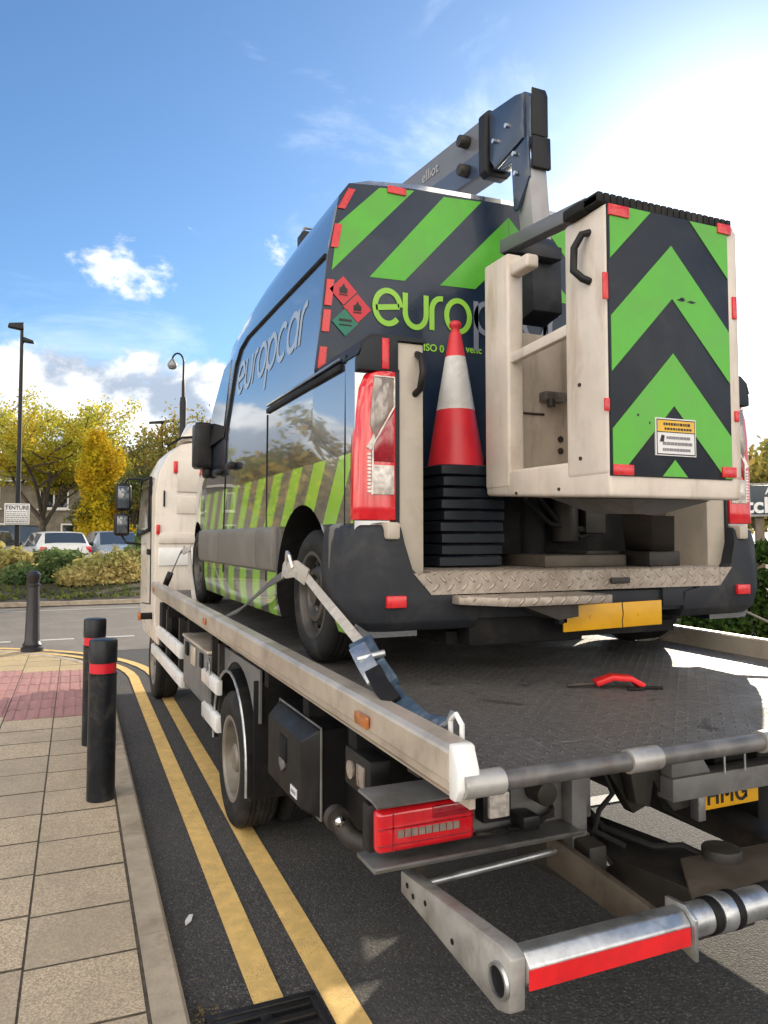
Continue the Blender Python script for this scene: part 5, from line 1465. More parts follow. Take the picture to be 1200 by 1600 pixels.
# black top lid and handles
lid = MB()
for k in range(22):
    xa = BX0 - 0.03 + k * 0.0325
    lid.box(xa, xa + 0.026, BY0 + 0.012, BY0 + 0.22, BZ1 + 0.006, BZ1 + 0.046)
lid.box(BX0 - 0.03, BX1 - 0.02, BY0 + 0.018, BY0 + 0.21, BZ1 + 0.004, BZ1 + 0.040)
lid.build('bucket_cover', 'black_rubber', bk, bevel=0.004)
MB().box(BX0 - 0.05, BX0 + 0.02, BY0 + 0.09, BY0 + 0.20, BZ1 - 0.005, BZ1 + 0.04).build('cover_hinge', 'black_rubber', bk, bevel=0.01)
MB().tube([(BX0 - 0.002, BY0 + 0.095, 2.905), (BX0 - 0.035, BY0 + 0.10, 2.895), (BX0 - 0.045, BY0 + 0.135, 2.85), (BX0 - 0.045, BY0 + 0.140, 2.76), (BX0 - 0.035, BY0 + 0.10, 2.715), (BX0 - 0.002, BY0 + 0.095, 2.705)], 0.015, 10).build('grab_handle', 'black_plastic', bk, smooth=60)
# levelling arm and bracket holding the bucket
MB().hexa([(1.767, 2.21, 2.880), (1.825, 2.21, 2.880), (1.825, 2.80, 2.930), (1.767, 2.80, 2.930), (1.767, 2.21, 2.938), (1.825, 2.21, 2.938), (1.825, 2.80, 2.992), (1.767, 2.80, 2.992)]).build('levelling_arm', 'boom_grey', van, bevel=0.006)
MB().box(1.78, 2.06, 2.74, 2.80, 2.925, 2.985).build('arm_pivot', 'bumper_plastic', van, bevel=0.008)
MB().prism([(3.02, 3.09), (2.86, 3.07), (2.805, 2.99), (2.795, 2.70), (2.94, 2.67), (2.98, 2.92), (3.02, 2.96)], 'x', 1.94, 2.10).build('bucket_bracket', 'bumper_plastic', van, bevel=0.008)
MB().box(2.30, 2.50, BY0 + 0.2, BY1 - 0.2, 2.72, 2.90).build('control_panel', 'bucket_inner', bk, bevel=0.01)
# under-bucket hopper and bracket
MB().hexa([(2.24, 2.50, 1.780), (2.40, 2.50, 1.780), (2.40, 2.75, 1.79), (2.24, 2.75, 1.79), (2.12, 2.38, 1.838), (2.56, 2.38, 1.838), (2.56, 2.90, 1.868), (2.12, 2.90, 1.868)]).build('bucket_base', 'steel_paint', bk, bevel=0.008)
MB().hexa([(2.44, 2.62, 1.62), (2.57, 2.62, 1.62), (2.57, 2.80, 1.62), (2.44, 2.80, 1.62), (2.12, 2.28, 1.765), (2.24, 2.28, 1.765), (2.24, 2.46, 1.775), (2.12, 2.46, 1.775)]).build('bucket_rest', 'dark_steel', van, bevel=0.006)
MB().box(2.42, 2.60, 2.62, 2.86, 1.553, 1.619).build('rest_foot', 'dark_steel', van, bevel=0.006)

# ------------------------------------------------------------------ stack of traffic cones on the step
def make_cone(label, z):
    c = thing('traffic_cone', label, 'traffic cone', (1.645, 2.985, z), 0, 'stacked traffic cones')
    b = MB()
    s_ = 0.164
    def rr(h, s): return [(1.645 + x, 2.985 + y, z + h) for x, y in ((-s + 0.05, -s), (s - 0.05, -s), (s - 0.012, -s + 0.012), (s, -s + 0.05), (s, s - 0.05), (s - 0.012, s - 0.012), (s - 0.05, s), (-s + 0.05, s), (-s + 0.012, s - 0.012), (-s, s - 0.05), (-s, -s + 0.05), (-s + 0.012, -s + 0.012))]
    b.loft([rr(0.001, s_ - 0.008), rr(0.006, s_), rr(0.040, s_), rr(0.047, s_ - 0.010), rr(0.0487, s_ - 0.03)])
    b.build('base', 'cone_rubber', c, smooth=40)
    p = (1.645, 2.985, z)
    k = lambda h: 0.131 - (h - 0.04) * (0.131 - 0.027) / 0.62
    MB().lathe([(k(0.04), 0.04), (k(0.06), 0.06), (k(0.30), 0.305)], p, 'z', 36).build('sleeve', 'red_cone', c, smooth=50)
    MB().lathe([(k(0.305) + 0.001, 0.305), (k(0.55) + 0.001, 0.55)], p, 'z', 36).build('white_band', 'white_cone', c, smooth=50)
    MB().lathe([(k(0.55), 0.55), (k(0.66), 0.655), (k(0.66) - 0.002, 0.662), (0.021, 0.665), (0.020, 0.684), (0.027, 0.692), (0.028, 0.706), (0.020, 0.716), (1e-5, 0.718)], p, 'z', 36).build('tip', 'red_cone', c, smooth=50)
    return c
NC = 9
cone0 = make_cone('red and white traffic cone seen in full on top of the stack', 1.556 + (NC - 1) * 0.0488)
ordn = ['second', 'third', 'fourth', 'fifth', 'sixth', 'seventh', 'eighth']
for k in range(1, NC):
    c = copy_tree(cone0)
    c.location = (1.645 + random.uniform(-0.008, 0.008), 2.985 + random.uniform(-0.006, 0.006), 1.556 + (NC - 1 - k) * 0.0488)
    c.rotation_euler = (0, 0, R(random.uniform(-2.5, 2.5)))
    c['label'] = ('traffic cone at the bottom of the stack, its black base on the step' if k == NC - 1 else 'nested traffic cone, %s from the top of the stack, showing only its black base' % ordn[k - 1])

# ------------------------------------------------------------------ tie-down straps
s1 = thing('tie_down_strap', 'pale webbing strap over the rear van wheel with a blue ratchet at the deck end', 'strap', (0.98, 3.2, 1.13), 0, 'straps over the kerb side wheels')
MB().band([(0.985, 3.15, 1.525), (0.978, 2.88, 1.445), (0.972, 2.62, 1.370), (0.965, 2.36, 1.295)], 0.036, 0.004, [(-1, -0.1, 0.3), (-0.9, -0.2, 0.6), (-0.8, -0.3, 0.8), (-0.6, -0.35, 0.9)]).build('webbing', 'webbing', s1)
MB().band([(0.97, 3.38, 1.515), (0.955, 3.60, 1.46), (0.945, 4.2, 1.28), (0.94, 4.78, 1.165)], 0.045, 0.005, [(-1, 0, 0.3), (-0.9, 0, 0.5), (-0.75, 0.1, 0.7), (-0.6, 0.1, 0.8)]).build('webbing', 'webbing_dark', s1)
pad = MB().band([(0.972, 3.43, 1.520), (0.955, 3.34, 1.540), (0.945, 3.26, 1.535), (0.955, 3.17, 1.545), (0.985, 3.10, 1.510)], 0.075, 0.012, (-1, 0, 0.15))
pad.build('wheel_pad', 'webbing', s1, bevel=0.003)
MB().tube([(0.945, 3.19, 1.55), (0.935, 3.20, 1.60), (0.935, 3.235, 1.615), (0.94, 3.26, 1.59), (0.945, 3.27, 1.56)], 0.009, 8).build('buckle', 'alloy_bright', s1)
rt = MB().band([(0.960, 2.42, 1.325), (0.955, 2.31, 1.27), (0.955, 2.18, 1.215)], 0.085, 0.030, (-0.6, -0.4, 0.9))
rt = rt.build('ratchet', 'webbing_blue', s1, bevel=0.006)
MB().band([(0.925, 2.36, 1.318), (0.920, 2.27, 1.275), (0.925, 2.20, 1.235)], 0.060, 0.014, (-0.6, -0.4, 0.9)).build('ratchet_handle', 'galvanised', rt, bevel=0.003)
MB().cyl((0.90, 2.30, 1.285), (0.99, 2.28, 1.305), 0.012).build('spindle', 'galvanised', rt, bevel=0.003)
MB().band([(0.93, 2.24, 1.262), (0.925, 2.16, 1.225), (0.93, 2.08, 1.19)], 0.055, 0.018, (-0.6, -0.4, 0.9)).build('ratchet_pawl', 'chassis_black', rt, bevel=0.004)
MB().band([(0.955, 2.20, 1.222), (0.950, 2.08, 1.190), (0.946, 1.92, 1.168), (0.944, 1.78, 1.185)], 0.058, 0.007, (-0.6, -0.3, 0.9)).build('webbing', 'webbing_blue', s1)
MB().tube([(0.944, 1.80, 1.18), (0.944, 1.76, 1.20), (0.945, 1.74, 1.23)], 0.008, 8).build('hook', 'galvanised', s1)

s2 = thing('tie_down_strap', 'thin strap over the front van wheel ending in a black ratchet by the truck cab', 'strap', (0.98, 6.3, 1.15), 0, 'straps over the kerb side wheels')
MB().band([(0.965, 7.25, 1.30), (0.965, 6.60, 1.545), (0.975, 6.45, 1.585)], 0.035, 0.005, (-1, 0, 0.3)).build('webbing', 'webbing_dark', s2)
MB().band([(0.975, 6.48, 1.590), (0.955, 6.32, 1.565), (0.965, 6.05, 1.60)], 0.05, 0.010, (-1, 0, 0.2)).build('wheel_pad', 'webbing', s2, bevel=0.002)
MB().band([(0.965, 6.12, 1.57), (0.952, 5.95, 1.40), (0.945, 5.70, 1.19)], 0.055, 0.006, (-1, -0.2, 0.2)).build('webbing', 'webbing', s2)
MB().band([(0.955, 7.42, 1.235), (0.955, 7.15, 1.335)], 0.075, 0.055, (-1, 0, 0.4)).build('ratchet', 'black_plastic', s2, bevel=0.01)

s3 = thing('tie_down_strap', 'pale strap running from the right side of the van down to the far deck rail', 'strap', (3.07, 2.6, 1.2))
MB().band([(3.075, 3.15, 1.46), (3.085, 2.85, 1.365), (3.095, 2.55, 1.275), (3.10, 1.80, 1.19)], 0.03, 0.005, (0.5, 0, 0.9)).build('webbing', 'webbing', s3)
MB().tube([(3.10, 1.80, 1.19), (3.10, 1.77, 1.20), (3.10, 1.75, 1.17)], 0.007, 8).build('hook', 'galvanised', s3)

hk = thing('ratchet_handle', 'red ratchet handle lying loose on the deck plate behind the van', 'ratchet', (1.99, 2.31, 1.108))
MB().band([(1.90, 2.36, 1.125), (1.96, 2.335, 1.148), (2.02, 2.30, 1.145), (2.06, 2.285, 1.114)], 0.060, 0.020, [(0, 0, 1)] * 3 + [(0.5, 0, 0.8)]).build('handle', 'red_tape', hk, bevel=0.004)
MB().tube([(1.80, 2.40, 1.116), (1.87, 2.375, 1.120), (1.91, 2.36, 1.122)], 0.007, 8).build('hook', 'dark_steel', hk)
MB().tube([(1.98, 2.27, 1.112), (2.02, 2.255, 1.110), (2.06, 2.262, 1.112), (2.12, 2.24, 1.110)], 0.007, 8).build('spring', 'chassis_black', hk)
rg = MB().tube([(2.93, 3.28, 1.12), (2.99, 3.22, 1.128), (3.05, 3.25, 1.128), (3.05, 3.33, 1.125), (2.97, 3.36, 1.12), (2.93, 3.28, 1.12)], 0.008, 8)
tag(rg.build('lashing_ring', 'alloy_bright', None), 'bright steel lashing ring lying on the deck by the right rail', 'ring')

# ------------------------------------------------------------------ street furniture
def bollard(loc, h, label, red=True):
    b = thing('bollard', label, 'bollard', loc, 0, 'black bollards on the pavement')
    x, y, z = loc
    MB().lathe([(0.084, 0.0), (0.084, h - 0.21)], loc, 'z', 40).build('post', 'bollard_black', b, smooth=40)
    MB().lathe([(0.080, h - 0.21), (0.0805, h - 0.145)], loc, 'z', 40).build('reflective_band', 'bollard_red', b, smooth=40)
    MB().lathe([(0.078, h - 0.145), (0.085, h - 0.143), (0.085, h - 0.015), (0.080, h - 0.004), (0.070, h), (1e-5, h + 0.003)], loc, 'z', 40).build('cap', 'bollard_black', b, smooth=40)
    MB().lathe([(0.0815, h - 0.222), (0.086, h - 0.216), (0.086, h - 0.208), (0.0815, h - 0.206)], loc, 'z', 40).build('collar', 'bollard_black', b, smooth=40)
    return b
bollard((0.283, 5.09, 0.055), 0.99, 'nearest black bollard with a red band, standing by the kerb in front of its twin')
bollard((0.294, 6.45, 0.055), 0.985, 'second black bollard with a red band, half hidden behind the nearest one')
ib = thing('bollard', 'fluted cast iron bollard without a band near the far pavement corner', 'bollard', (-0.292, 12.0, 0.058), 0, 'black bollards on the pavement')
MB().lathe([(0.15, 0), (0.15, 0.05), (0.125, 0.07), (0.13, 0.10), (0.11, 0.13), (0.102, 0.16), (0.078, 0.92), (0.092, 0.935), (0.092, 0.955), (0.07, 0.975), (0.085, 1.02), (0.095, 1.06), (0.095, 1.10), (0.06, 1.135), (1e-5, 1.15)], (-0.292, 12.0, 0.058), 'z', 16).build('post', 'iron_black', ib, smooth=25)

gr = thing('drain_grate', 'black iron drain grate in the gutter beside the yellow line', 'drain', (0.68, 2.62, 0.004))
f = MB()
gx0, gx1, gy0, gy1 = 0.505, 0.905, 2.36, 2.735
for a in ((gx0, gx1, gy0, gy0 + 0.03), (gx0, gx1, gy1 - 0.03, gy1), (gx0, gx0 + 0.03, gy0 + 0.03, gy1 - 0.03), (gx1 - 0.03, gx1, gy0 + 0.03, gy1 - 0.03)):
    f.box(a[0], a[1], a[2], a[3], 0.004, 0.022)
f.build('frame', 'iron_grate', gr, bevel=0.003)
f = MB()
for k in range(5):
    yy = gy0 + 0.06 + k * 0.062
    f.box(gx0 + 0.03, gx1 - 0.03, yy, yy + 0.030, 0.004, 0.019)
f.box((gx0 + gx1) / 2 - 0.02, (gx0 + gx1) / 2 + 0.02, gy0 + 0.03, gy1 - 0.03, 0.004, 0.0175)
f.build('bars', 'iron_grate', gr, bevel=0.003)
MB().box(gx0 + 0.01, gx1 - 0.01, gy0 + 0.01, gy1 - 0.01, 0.0082, 0.0092).build('pit', 'chassis_black', gr)
lt = MB().prism([(0.545, 3.42), (0.575, 3.45), (0.59, 3.50), (0.575, 3.505), (0.55, 3.46)], 'z', 0.004, 0.010)
tag(lt.build('litter', 'white_ink', None, smooth=0), 'scrap of white paper on the tarmac near the kerb', 'litter')
cent = np.stack([rng.normal(0.50, 0.03, 90), rng.normal(2.78, 0.05, 90), rng.uniform(0.006, 0.02, 90)], 1)
cent = np.concatenate([cent, np.stack([0.44 + 0.0213 * rng.uniform(2.4, 9, 70) + np.abs(rng.normal(0, 0.02, 70)), rng.uniform(2.4, 9, 70), rng.uniform(0.005, 0.008, 70)], 1)])
o = leaves_obj('leaf_litter', cent, 0.0085, 'dead_leaf', None, 0.75)
tag(o, 'dry leaf crumbs gathered in the gutter along the kerb', 'leaves', kind='stuff')

# lamp posts
lp1 = thing('street_lamp', 'tall slim black lamp post with a flat twin head behind the white notice', 'street lamp', (-1.16, 26.7, 0.45))
x, y = -1.16, 26.7
MB().lathe([(0.13, 0.0), (0.13, 0.55), (0.085, 0.75), (0.08, 1.2), (0.055, 8.0)], (x, y, 0.45), 'z', 16).build('post', 'lamp_black', lp1, smooth=40)
MB().hexa([(x - 0.42, y - 0.15, 8.42), (x + 0.05, y - 0.15, 8.36), (x + 0.05, y + 0.15, 8.36), (x - 0.42, y + 0.15, 8.42), (x - 0.38, y - 0.12, 8.54), (x + 0.05, y - 0.12, 8.60), (x + 0.05, y + 0.12, 8.60), (x - 0.38, y + 0.12, 8.54)]).build('lamp_head', 'lamp_black', lp1, bevel=0.02)
MB().hexa([(x + 0.03, y - 0.1, 7.98), (x + 0.36, y - 0.1, 7.96), (x + 0.36, y + 0.1, 7.96), (x + 0.03, y + 0.1, 7.98), (x + 0.03, y - 0.1, 8.14), (x + 0.33, y - 0.1, 8.04), (x + 0.33, y + 0.1, 8.04), (x + 0.03, y + 0.1, 8.14)]).build('lamp_head', 'lamp_black', lp1, bevel=0.015)
lp2 = thing('street_lamp', 'black heritage lamp post with a hooked bracket and hanging lantern above the cab', 'street lamp', (3.40, 23.05, 0.38))
x, y = 3.40, 23.05
MB().lathe([(0.16, 0.0), (0.16, 1.0), (0.10, 1.3), (0.10, 5.35), (0.085, 5.5), (0.05, 5.52), (0.048, 6.0), (0.034, 6.05), (0.03, 6.6)], (x, y, 0.38), 'z', 16).build('post', 'lamp_black', lp2, smooth=40)
hookp = [(x, y, 6.88)] + [(x - 0.17 + 0.17 * math.cos(a), y, 6.95 + 0.26 * math.sin(a)) for a in np.linspace(0, math.pi * 0.95, 10)] + [(x - 0.33, y, 6.97)]
MB().tube(hookp, 0.028, 8).build('bracket', 'lamp_black', lp2)
MB().lathe([(0.03, 0.28), (0.06, 0.24), (0.14, 0.12), (0.145, 0.06), (0.10, -0.02), (1e-5, -0.05)], (x - 0.33, y, 6.75), 'z', 16).build('lantern', 'steel_grey', lp2, smooth=40)
lp3 = thing('street_lamp', 'small distant lamp post with a short double arm in front of the golden tree', 'street lamp', (5.65, 46.5, 0.45))
x, y = 5.65, 46.5
MB().lathe([(0.12, 0.0), (0.12, 1.5), (0.08, 8.2)], (x, y, 0.45), 'z', 12).build('post', 'lamp_black', lp3)
for sg in (-1, 1):
    MB().hexa([(x, y - 0.15, 8.5), (x + sg * 0.75, y - 0.15, 8.56 + sg * 0.12), (x + sg * 0.75, y + 0.15, 8.56 + sg * 0.12), (x, y + 0.15, 8.5), (x, y - 0.15, 8.66), (x + sg * 0.75, y - 0.15, 8.68 + sg * 0.12), (x + sg * 0.75, y + 0.15, 8.68 + sg * 0.12), (x, y + 0.15, 8.66)]).build('lamp_head', 'lamp_black', lp3, bevel=0.02)

# white notice on the left lamp post
nx_, ny_, nz_ = -1.17, 26.54, 2.42
nt = thing('notice_sign', 'white square notice with a dark heading and small print on the left lamp post', 'sign', (nx_, ny_, nz_))
nb = MB().box(nx_ - 0.36, nx_ + 0.36, ny_ - 0.02, ny_ + 0.02, nz_ - 0.33, nz_ + 0.34).build('board', 'white_ink', nt, bevel=0.006)
b_ = MB()
for a in ((-0.325, 0.325, 0.295, 0.31), (-0.325, 0.325, -0.30, -0.285), (-0.325, -0.31, -0.285, 0.295), (0.31, 0.325, -0.285, 0.295)):
    b_.box(nx_ + a[0], nx_ + a[1], ny_ - 0.026, ny_ - 0.02, nz_ + a[2], nz_ + a[3])
b_.build('border', 'grey_ink', nb, smooth=0)
tx = put_text(MB(), 'TENTURE', 0.17, (nx_, ny_ - 0.022, nz_ + 0.20), (1, 0, 0), (0, 0, 1), 'CENTER', 0.004, 0.92)
tx.build('heading', 'black_ink', nb, smooth=0)
b_ = MB()
random.seed(11)
for k, (zz, hh) in enumerate(((0.07, 0.022), (0.0, 0.022), (-0.055, 0.022), (-0.12, 0.03), (-0.19, 0.022), (-0.25, 0.035))):
    x = -0.29
    while x < 0.27:
        w_ = random.uniform(0.03, 0.10); b_.box(nx_ + x, nx_ + min(0.29, x + w_), ny_ - 0.024, ny_ - 0.02, nz_ + zz, nz_ + zz + hh); x += w_ + 0.02
b_.build('small_print', 'grey_ink', nb, smooth=0)

# dark pub-style board on the right
sg = thing('name_board', 'dark slate board with white old style letters on wooden posts above the hedge', 'sign', (9.2, 7.3, 0.06))
ang = R(-40)
ux = Vector((math.cos(ang), math.sin(ang), 0)); un = Vector((-math.sin(ang), math.cos(ang), 0))
base = Vector((8.92, 7.45, 0))
def sgp(u, v, z): return base + ux * u + un * v + Vector((0, 0, z))
def sgbox(mb, u0, u1, v0, v1, z0, z1):
    return mb.hexa([sgp(u0, v0, z0), sgp(u1, v0, z0), sgp(u1, v1, z0), sgp(u0, v1, z0), sgp(u0, v0, z1), sgp(u1, v0, z1), sgp(u1, v1, z1), sgp(u0, v1, z1)])
bd = sgbox(MB(), -0.35, 1.75, 0, 0.04, 2.00, 2.40).build('board', 'sign_slate', sg, bevel=0.006)
sgbox(MB(), -0.37, 1.77, -0.01, 0.05, 2.402, 2.43).build('top_edge', 'steel_grey', bd)
sgbox(MB(), -0.37, 1.77, -0.01, 0.05, 1.97, 1.998).build('bottom_edge', 'steel_grey', bd)
tx = put_text(MB(), 'itche', 0.30, sgp(-0.30, -0.004, 2.115), ux, (0, 0, 1), 'LEFT', 0.008)
put_text(tx, 'Ac', 0.13, sgp(0.02, -0.004, 2.32), ux, (0, 0, 1), 'LEFT', 0.004)
tx.build('lettering', 'white_ink', bd, smooth=0)
for u in (-0.10, 1.2):
    sgbox(MB(), u, u + 0.11, 0.05, 0.15, 0.06, 2.2).build('post', 'wood_post', sg, bevel=0.01)

# ------------------------------------------------------------------ cars
def car(loc, rz, label, paint, L=3.9, Wd=1.72, H=1.47, suv=False):
    c = thing('parked_car', label, 'car', (0, 0, 0), 0, 'cars parked beyond the shrubs')
    hw = Wd / 2; h0 = L / 2
    zb = 0.93 + (0.12 if suv else 0)
    # y, z low, belt, top, half width belt, half width top, glass flag of the span that follows
    S_ = [(-h0, 0.42, 0.80, 0.84, hw * 0.80, hw * 0.74, 0), (-h0 + 0.06, 0.30, zb - 0.02, zb + 0.04, hw * 0.93, hw * 0.84, 0), (-h0 + 0.13, 0.26, zb, zb + 0.10, hw * 0.96, hw * 0.83, 2),
          (-h0 + 0.42, 0.25, zb + 0.01, H - 0.05, hw, hw * 0.74, 0), (-h0 + 0.50, 0.25, zb + 0.01, H - 0.02, hw, hw * 0.74, 1), (-h0 + 1.15, 0.25, zb, H, hw, hw * 0.75, 1),
          (-h0 + 1.20, 0.25, zb, H, hw, hw * 0.75, 1), (-h0 + 2.1, 0.25, zb - 0.02, H - 0.03, hw, hw * 0.73, 0), (-h0 + 2.16, 0.25, zb - 0.02, H - 0.05, hw, hw * 0.73, 2),
          (-h0 + 2.85, 0.25, zb - 0.04, zb + 0.04, hw * 0.99, hw * 0.86, 0), (h0 - 0.35, 0.27, zb - 0.13, zb - 0.06, hw * 0.95, hw * 0.80, 0), (h0 - 0.08, 0.32, 0.66, 0.72, hw * 0.86, hw * 0.72, 0), (h0, 0.40, 0.56, 0.60, hw * 0.76, hw * 0.6, 0)]
    P = MB(); G = MB()
    rings = []
    for (y, zl, zbel, zt, wb, wt_, fl) in S_:
        Lh = [(wb * 0.90, zl), (wb, zl + 0.14), (wb, zbel - 0.12), (wb * 0.985, zbel), (wt_ + 0.02, zt - 0.05), (wt_ * 0.92, zt), (wt_ * 0.5, zt + 0.02)]
        rings.append([(-a, y, b) for a, b in Lh] + [(a, y, b) for a, b in Lh[::-1]])
    n = len(rings[0])
    for i in range(len(rings) - 1):
        fl = S_[i][6]
        for k in range(n - 1):
            quad = [rings[i][k], rings[i][k + 1], rings[i + 1][k + 1], rings[i + 1][k]]
            glass = (fl == 1 and k in (3, n - 5)) or (fl == 2 and k in (5, 6, 7))
            (G if glass else P).add(quad, [(0, 1, 2, 3)])
    P.add(rings[0], [tuple(range(n))]); P.add(rings[-1], [tuple(range(n))])
    P.add([(-hw * 0.9, -h0 + 0.1, 0.3), (hw * 0.9, -h0 + 0.1, 0.3), (hw * 0.9, h0 - 0.1, 0.3), (-hw * 0.9, h0 - 0.1, 0.3)], [(0, 1, 2, 3)])
    # weld before shading
    def weld(o):
        bm = bmesh.new(); bm.from_mesh(o.data); bmesh.ops.remove_doubles(bm, verts=bm.verts, dist=0.0005)
        bmesh.ops.recalc_face_normals(bm, faces=bm.faces); bm.to_mesh(o.data); bm.free()
        o.data.shade_smooth(); o.data.set_sharp_from_angle(angle=R(38))
    bo = P.build('body', paint, c); weld(bo)
    go = G.build('windows', 'glass_sky', c); weld(go)
    for sx in (-1, 1):
        MB().box(min(sx * hw * 0.70, sx * hw * 0.94), max(sx * hw * 0.70, sx * hw * 0.94), -h0 - 0.005 + 0.01, -h0 + 0.12, 0.72, 0.93).build('tail_light', 'red_lens', c, bevel=0.03)
        MB().box(min(sx * hw * 0.58, sx * hw * 0.88), max(sx * hw * 0.58, sx * hw * 0.88), h0 - 0.22, h0 - 0.05, 0.60, 0.74).build('headlight', 'clear_lens', c, bevel=0.03)
        MB().box(min(sx * hw, sx * (hw + 0.16)), max(sx * hw, sx * (hw + 0.16)), 0.42, 0.55, zb, zb + 0.13).build('mirror', 'black_plastic', c, bevel=0.03)
        for yy in (-h0 + 0.72, h0 - 0.75):
            t = tyre_mb(sx * (hw - 0.11), yy, 0.31, 0.31, 0.20, 0.21).build('wheel', 'black_rubber', c)
            MB().lathe([(0.215, sx * 0.085), (0.19, sx * 0.07), (0.06, sx * 0.08), (1e-5, sx * 0.085)], (sx * (hw - 0.11), yy, 0.31), 'x', 20).build('rim', 'alloy_bright', t)
            ar = [(yy + 0.37 * math.cos(R(a)), 0.31 + 0.37 * math.sin(R(a))) for a in range(0, 181, 15)]
            MB().prism(ar, 'x', min(sx * (hw - 0.02), sx * (hw + 0.006)), max(sx * (hw - 0.02), sx * (hw + 0.006))).build('wheel_arch', 'black_plastic', c)
    MB().box(-0.24, 0.24, -h0 - 0.012, -h0 + 0.02, 0.62, 0.72).build('number_plate', 'plate_yellow', c)
    MB().box(-hw * 0.45, hw * 0.45, -h0 - 0.004, -h0 + 0.10, 0.79, 0.82).build('boot_trim', 'chrome' if False else 'black_plastic', c)
    MB().box(-hw * 0.82, hw * 0.82, -h0 - 0.03, -h0 + 0.2, 0.28, 0.46).build('rear_bumper', 'black_plastic', c, bevel=0.03)
    MB().box(-hw * 0.82, hw * 0.82, h0 - 0.2, h0 + 0.03, 0.28, 0.45).build('front_bumper', 'black_plastic', c, bevel=0.03)
    c.location = loc; c.rotation_euler = (0, 0, rz)
    return c
car((-0.15, 29.0, 0.455), R(14), 'white hatchback with its tail to the shrubs and a yellow plate', 'car_white', 3.85, 1.74, 1.42)
car((2.0, 29.3, 0.455), R(188), 'silver blue car facing the shrubs beside the white hatchback', 'car_silver', 4.2, 1.76, 1.46)
car((-2.75, 29.8, 0.455), R(160), 'silver car at the left edge showing its windscreen behind the shrubs', 'car_silver', 4.2, 1.76, 1.48)
car((-2.6, 36.0, 0.455), R(95), 'dark tall car parked further back under the yellow tree', 'car_dark', 4.5, 1.85, 1.75, True)
car((0.4, 38.5, 0.455), R(80), 'dark low car parked in front of the brick house', 'car_dark', 4.3, 1.76, 1.45)

# ------------------------------------------------------------------ house
hs = thing('brick_house', 'brown brick house with white window frames behind the yellow tree', 'house', (-2.0, 50.0, 0.455))
HX0, HX1, HY0, HY1 = -14.0, 5.2, 48.0, 56.0
MB().box(HX0, HX1, HY0, HY1, 0.455, 5.0).build('wall', 'brick_wall', hs)
rf = MB().hexa([(HX0 - 0.4, HY0 - 0.4, 5.0), (HX1 + 0.4, HY0 - 0.4, 5.0), (HX1 + 0.4, HY1 + 0.4, 5.0), (HX0 - 0.4, HY1 + 0.4, 5.0), (HX0 - 0.4, 51.9, 6.9), (HX1 + 0.4, 51.9, 6.9), (HX1 + 0.4, 52.1, 6.9), (HX0 - 0.4, 52.1, 6.9)]).build('roof', 'roof_tile', hs)
MB().box(HX0 - 0.42, HX1 + 0.42, HY0 - 0.46, HY0 - 0.40, 4.86, 5.04).build('gutter', 'frame_white', rf)
MB().box(-5.6, -4.7, 51.4, 52.4, 6.0, 7.9).build('chimney', 'brick_wall', rf, bevel=0.03)
def window(x0, x1, z0, z1):
    f_ = MB()
    for a in ((x0, x1, z0, z0 + 0.09), (x0, x1, z1 - 0.09, z1), (x0, x0 + 0.09, z0 + 0.09, z1 - 0.09), (x1 - 0.09, x1, z0 + 0.09, z1 - 0.09), ((x0 + x1) / 2 - 0.04, (x0 + x1) / 2 + 0.04, z0 + 0.09, z1 - 0.09)):
        f_.box(a[0], a[1], HY0 - 0.05, HY0 + 0.02, a[2], a[3])
    w = f_.build('window', 'frame_white', hs)
    MB().box(x0 + 0.05, x1 - 0.05, HY0 - 0.02, HY0 - 0.005, z0 + 0.05, z1 - 0.05).build('pane', 'glass_dark', w)
    MB().box(x0 - 0.1, x1 + 0.1, HY0 - 0.12, HY0 - 0.052, z0 - 0.08, z0 - 0.002).build('sill', 'frame_white', w)
for x0 in (-11.5, -8.0, -4.6, -1.0, 2.2): window(x0, x0 + 1.6, 3.35, 4.55)
for x0 in (-8.2, -4.6, 0.2): window(x0, x0 + 1.9, 1.2, 2.5)
dr = MB().box(2.7, 3.6, HY0 - 0.06, HY0 - 0.004, 0.455, 2.5).build('door', 'frame_white', hs)
MB().box(2.82, 3.48, HY0 - 0.075, HY0 - 0.062, 0.6, 2.38).build('door_panel', 'navy_vinyl', dr)
MB().hexa([(1.9, HY0 - 1.0, 2.75), (4.4, HY0 - 1.0, 2.75), (4.4, HY0 - 0.002, 2.75), (1.9, HY0 - 0.002, 2.75), (1.9, HY0 - 1.0, 2.83), (4.4, HY0 - 1.0, 2.83), (4.4, HY0 - 0.002, 3.1), (1.9, HY0 - 0.002, 3.1)]).build('porch', 'roof_tile', hs)

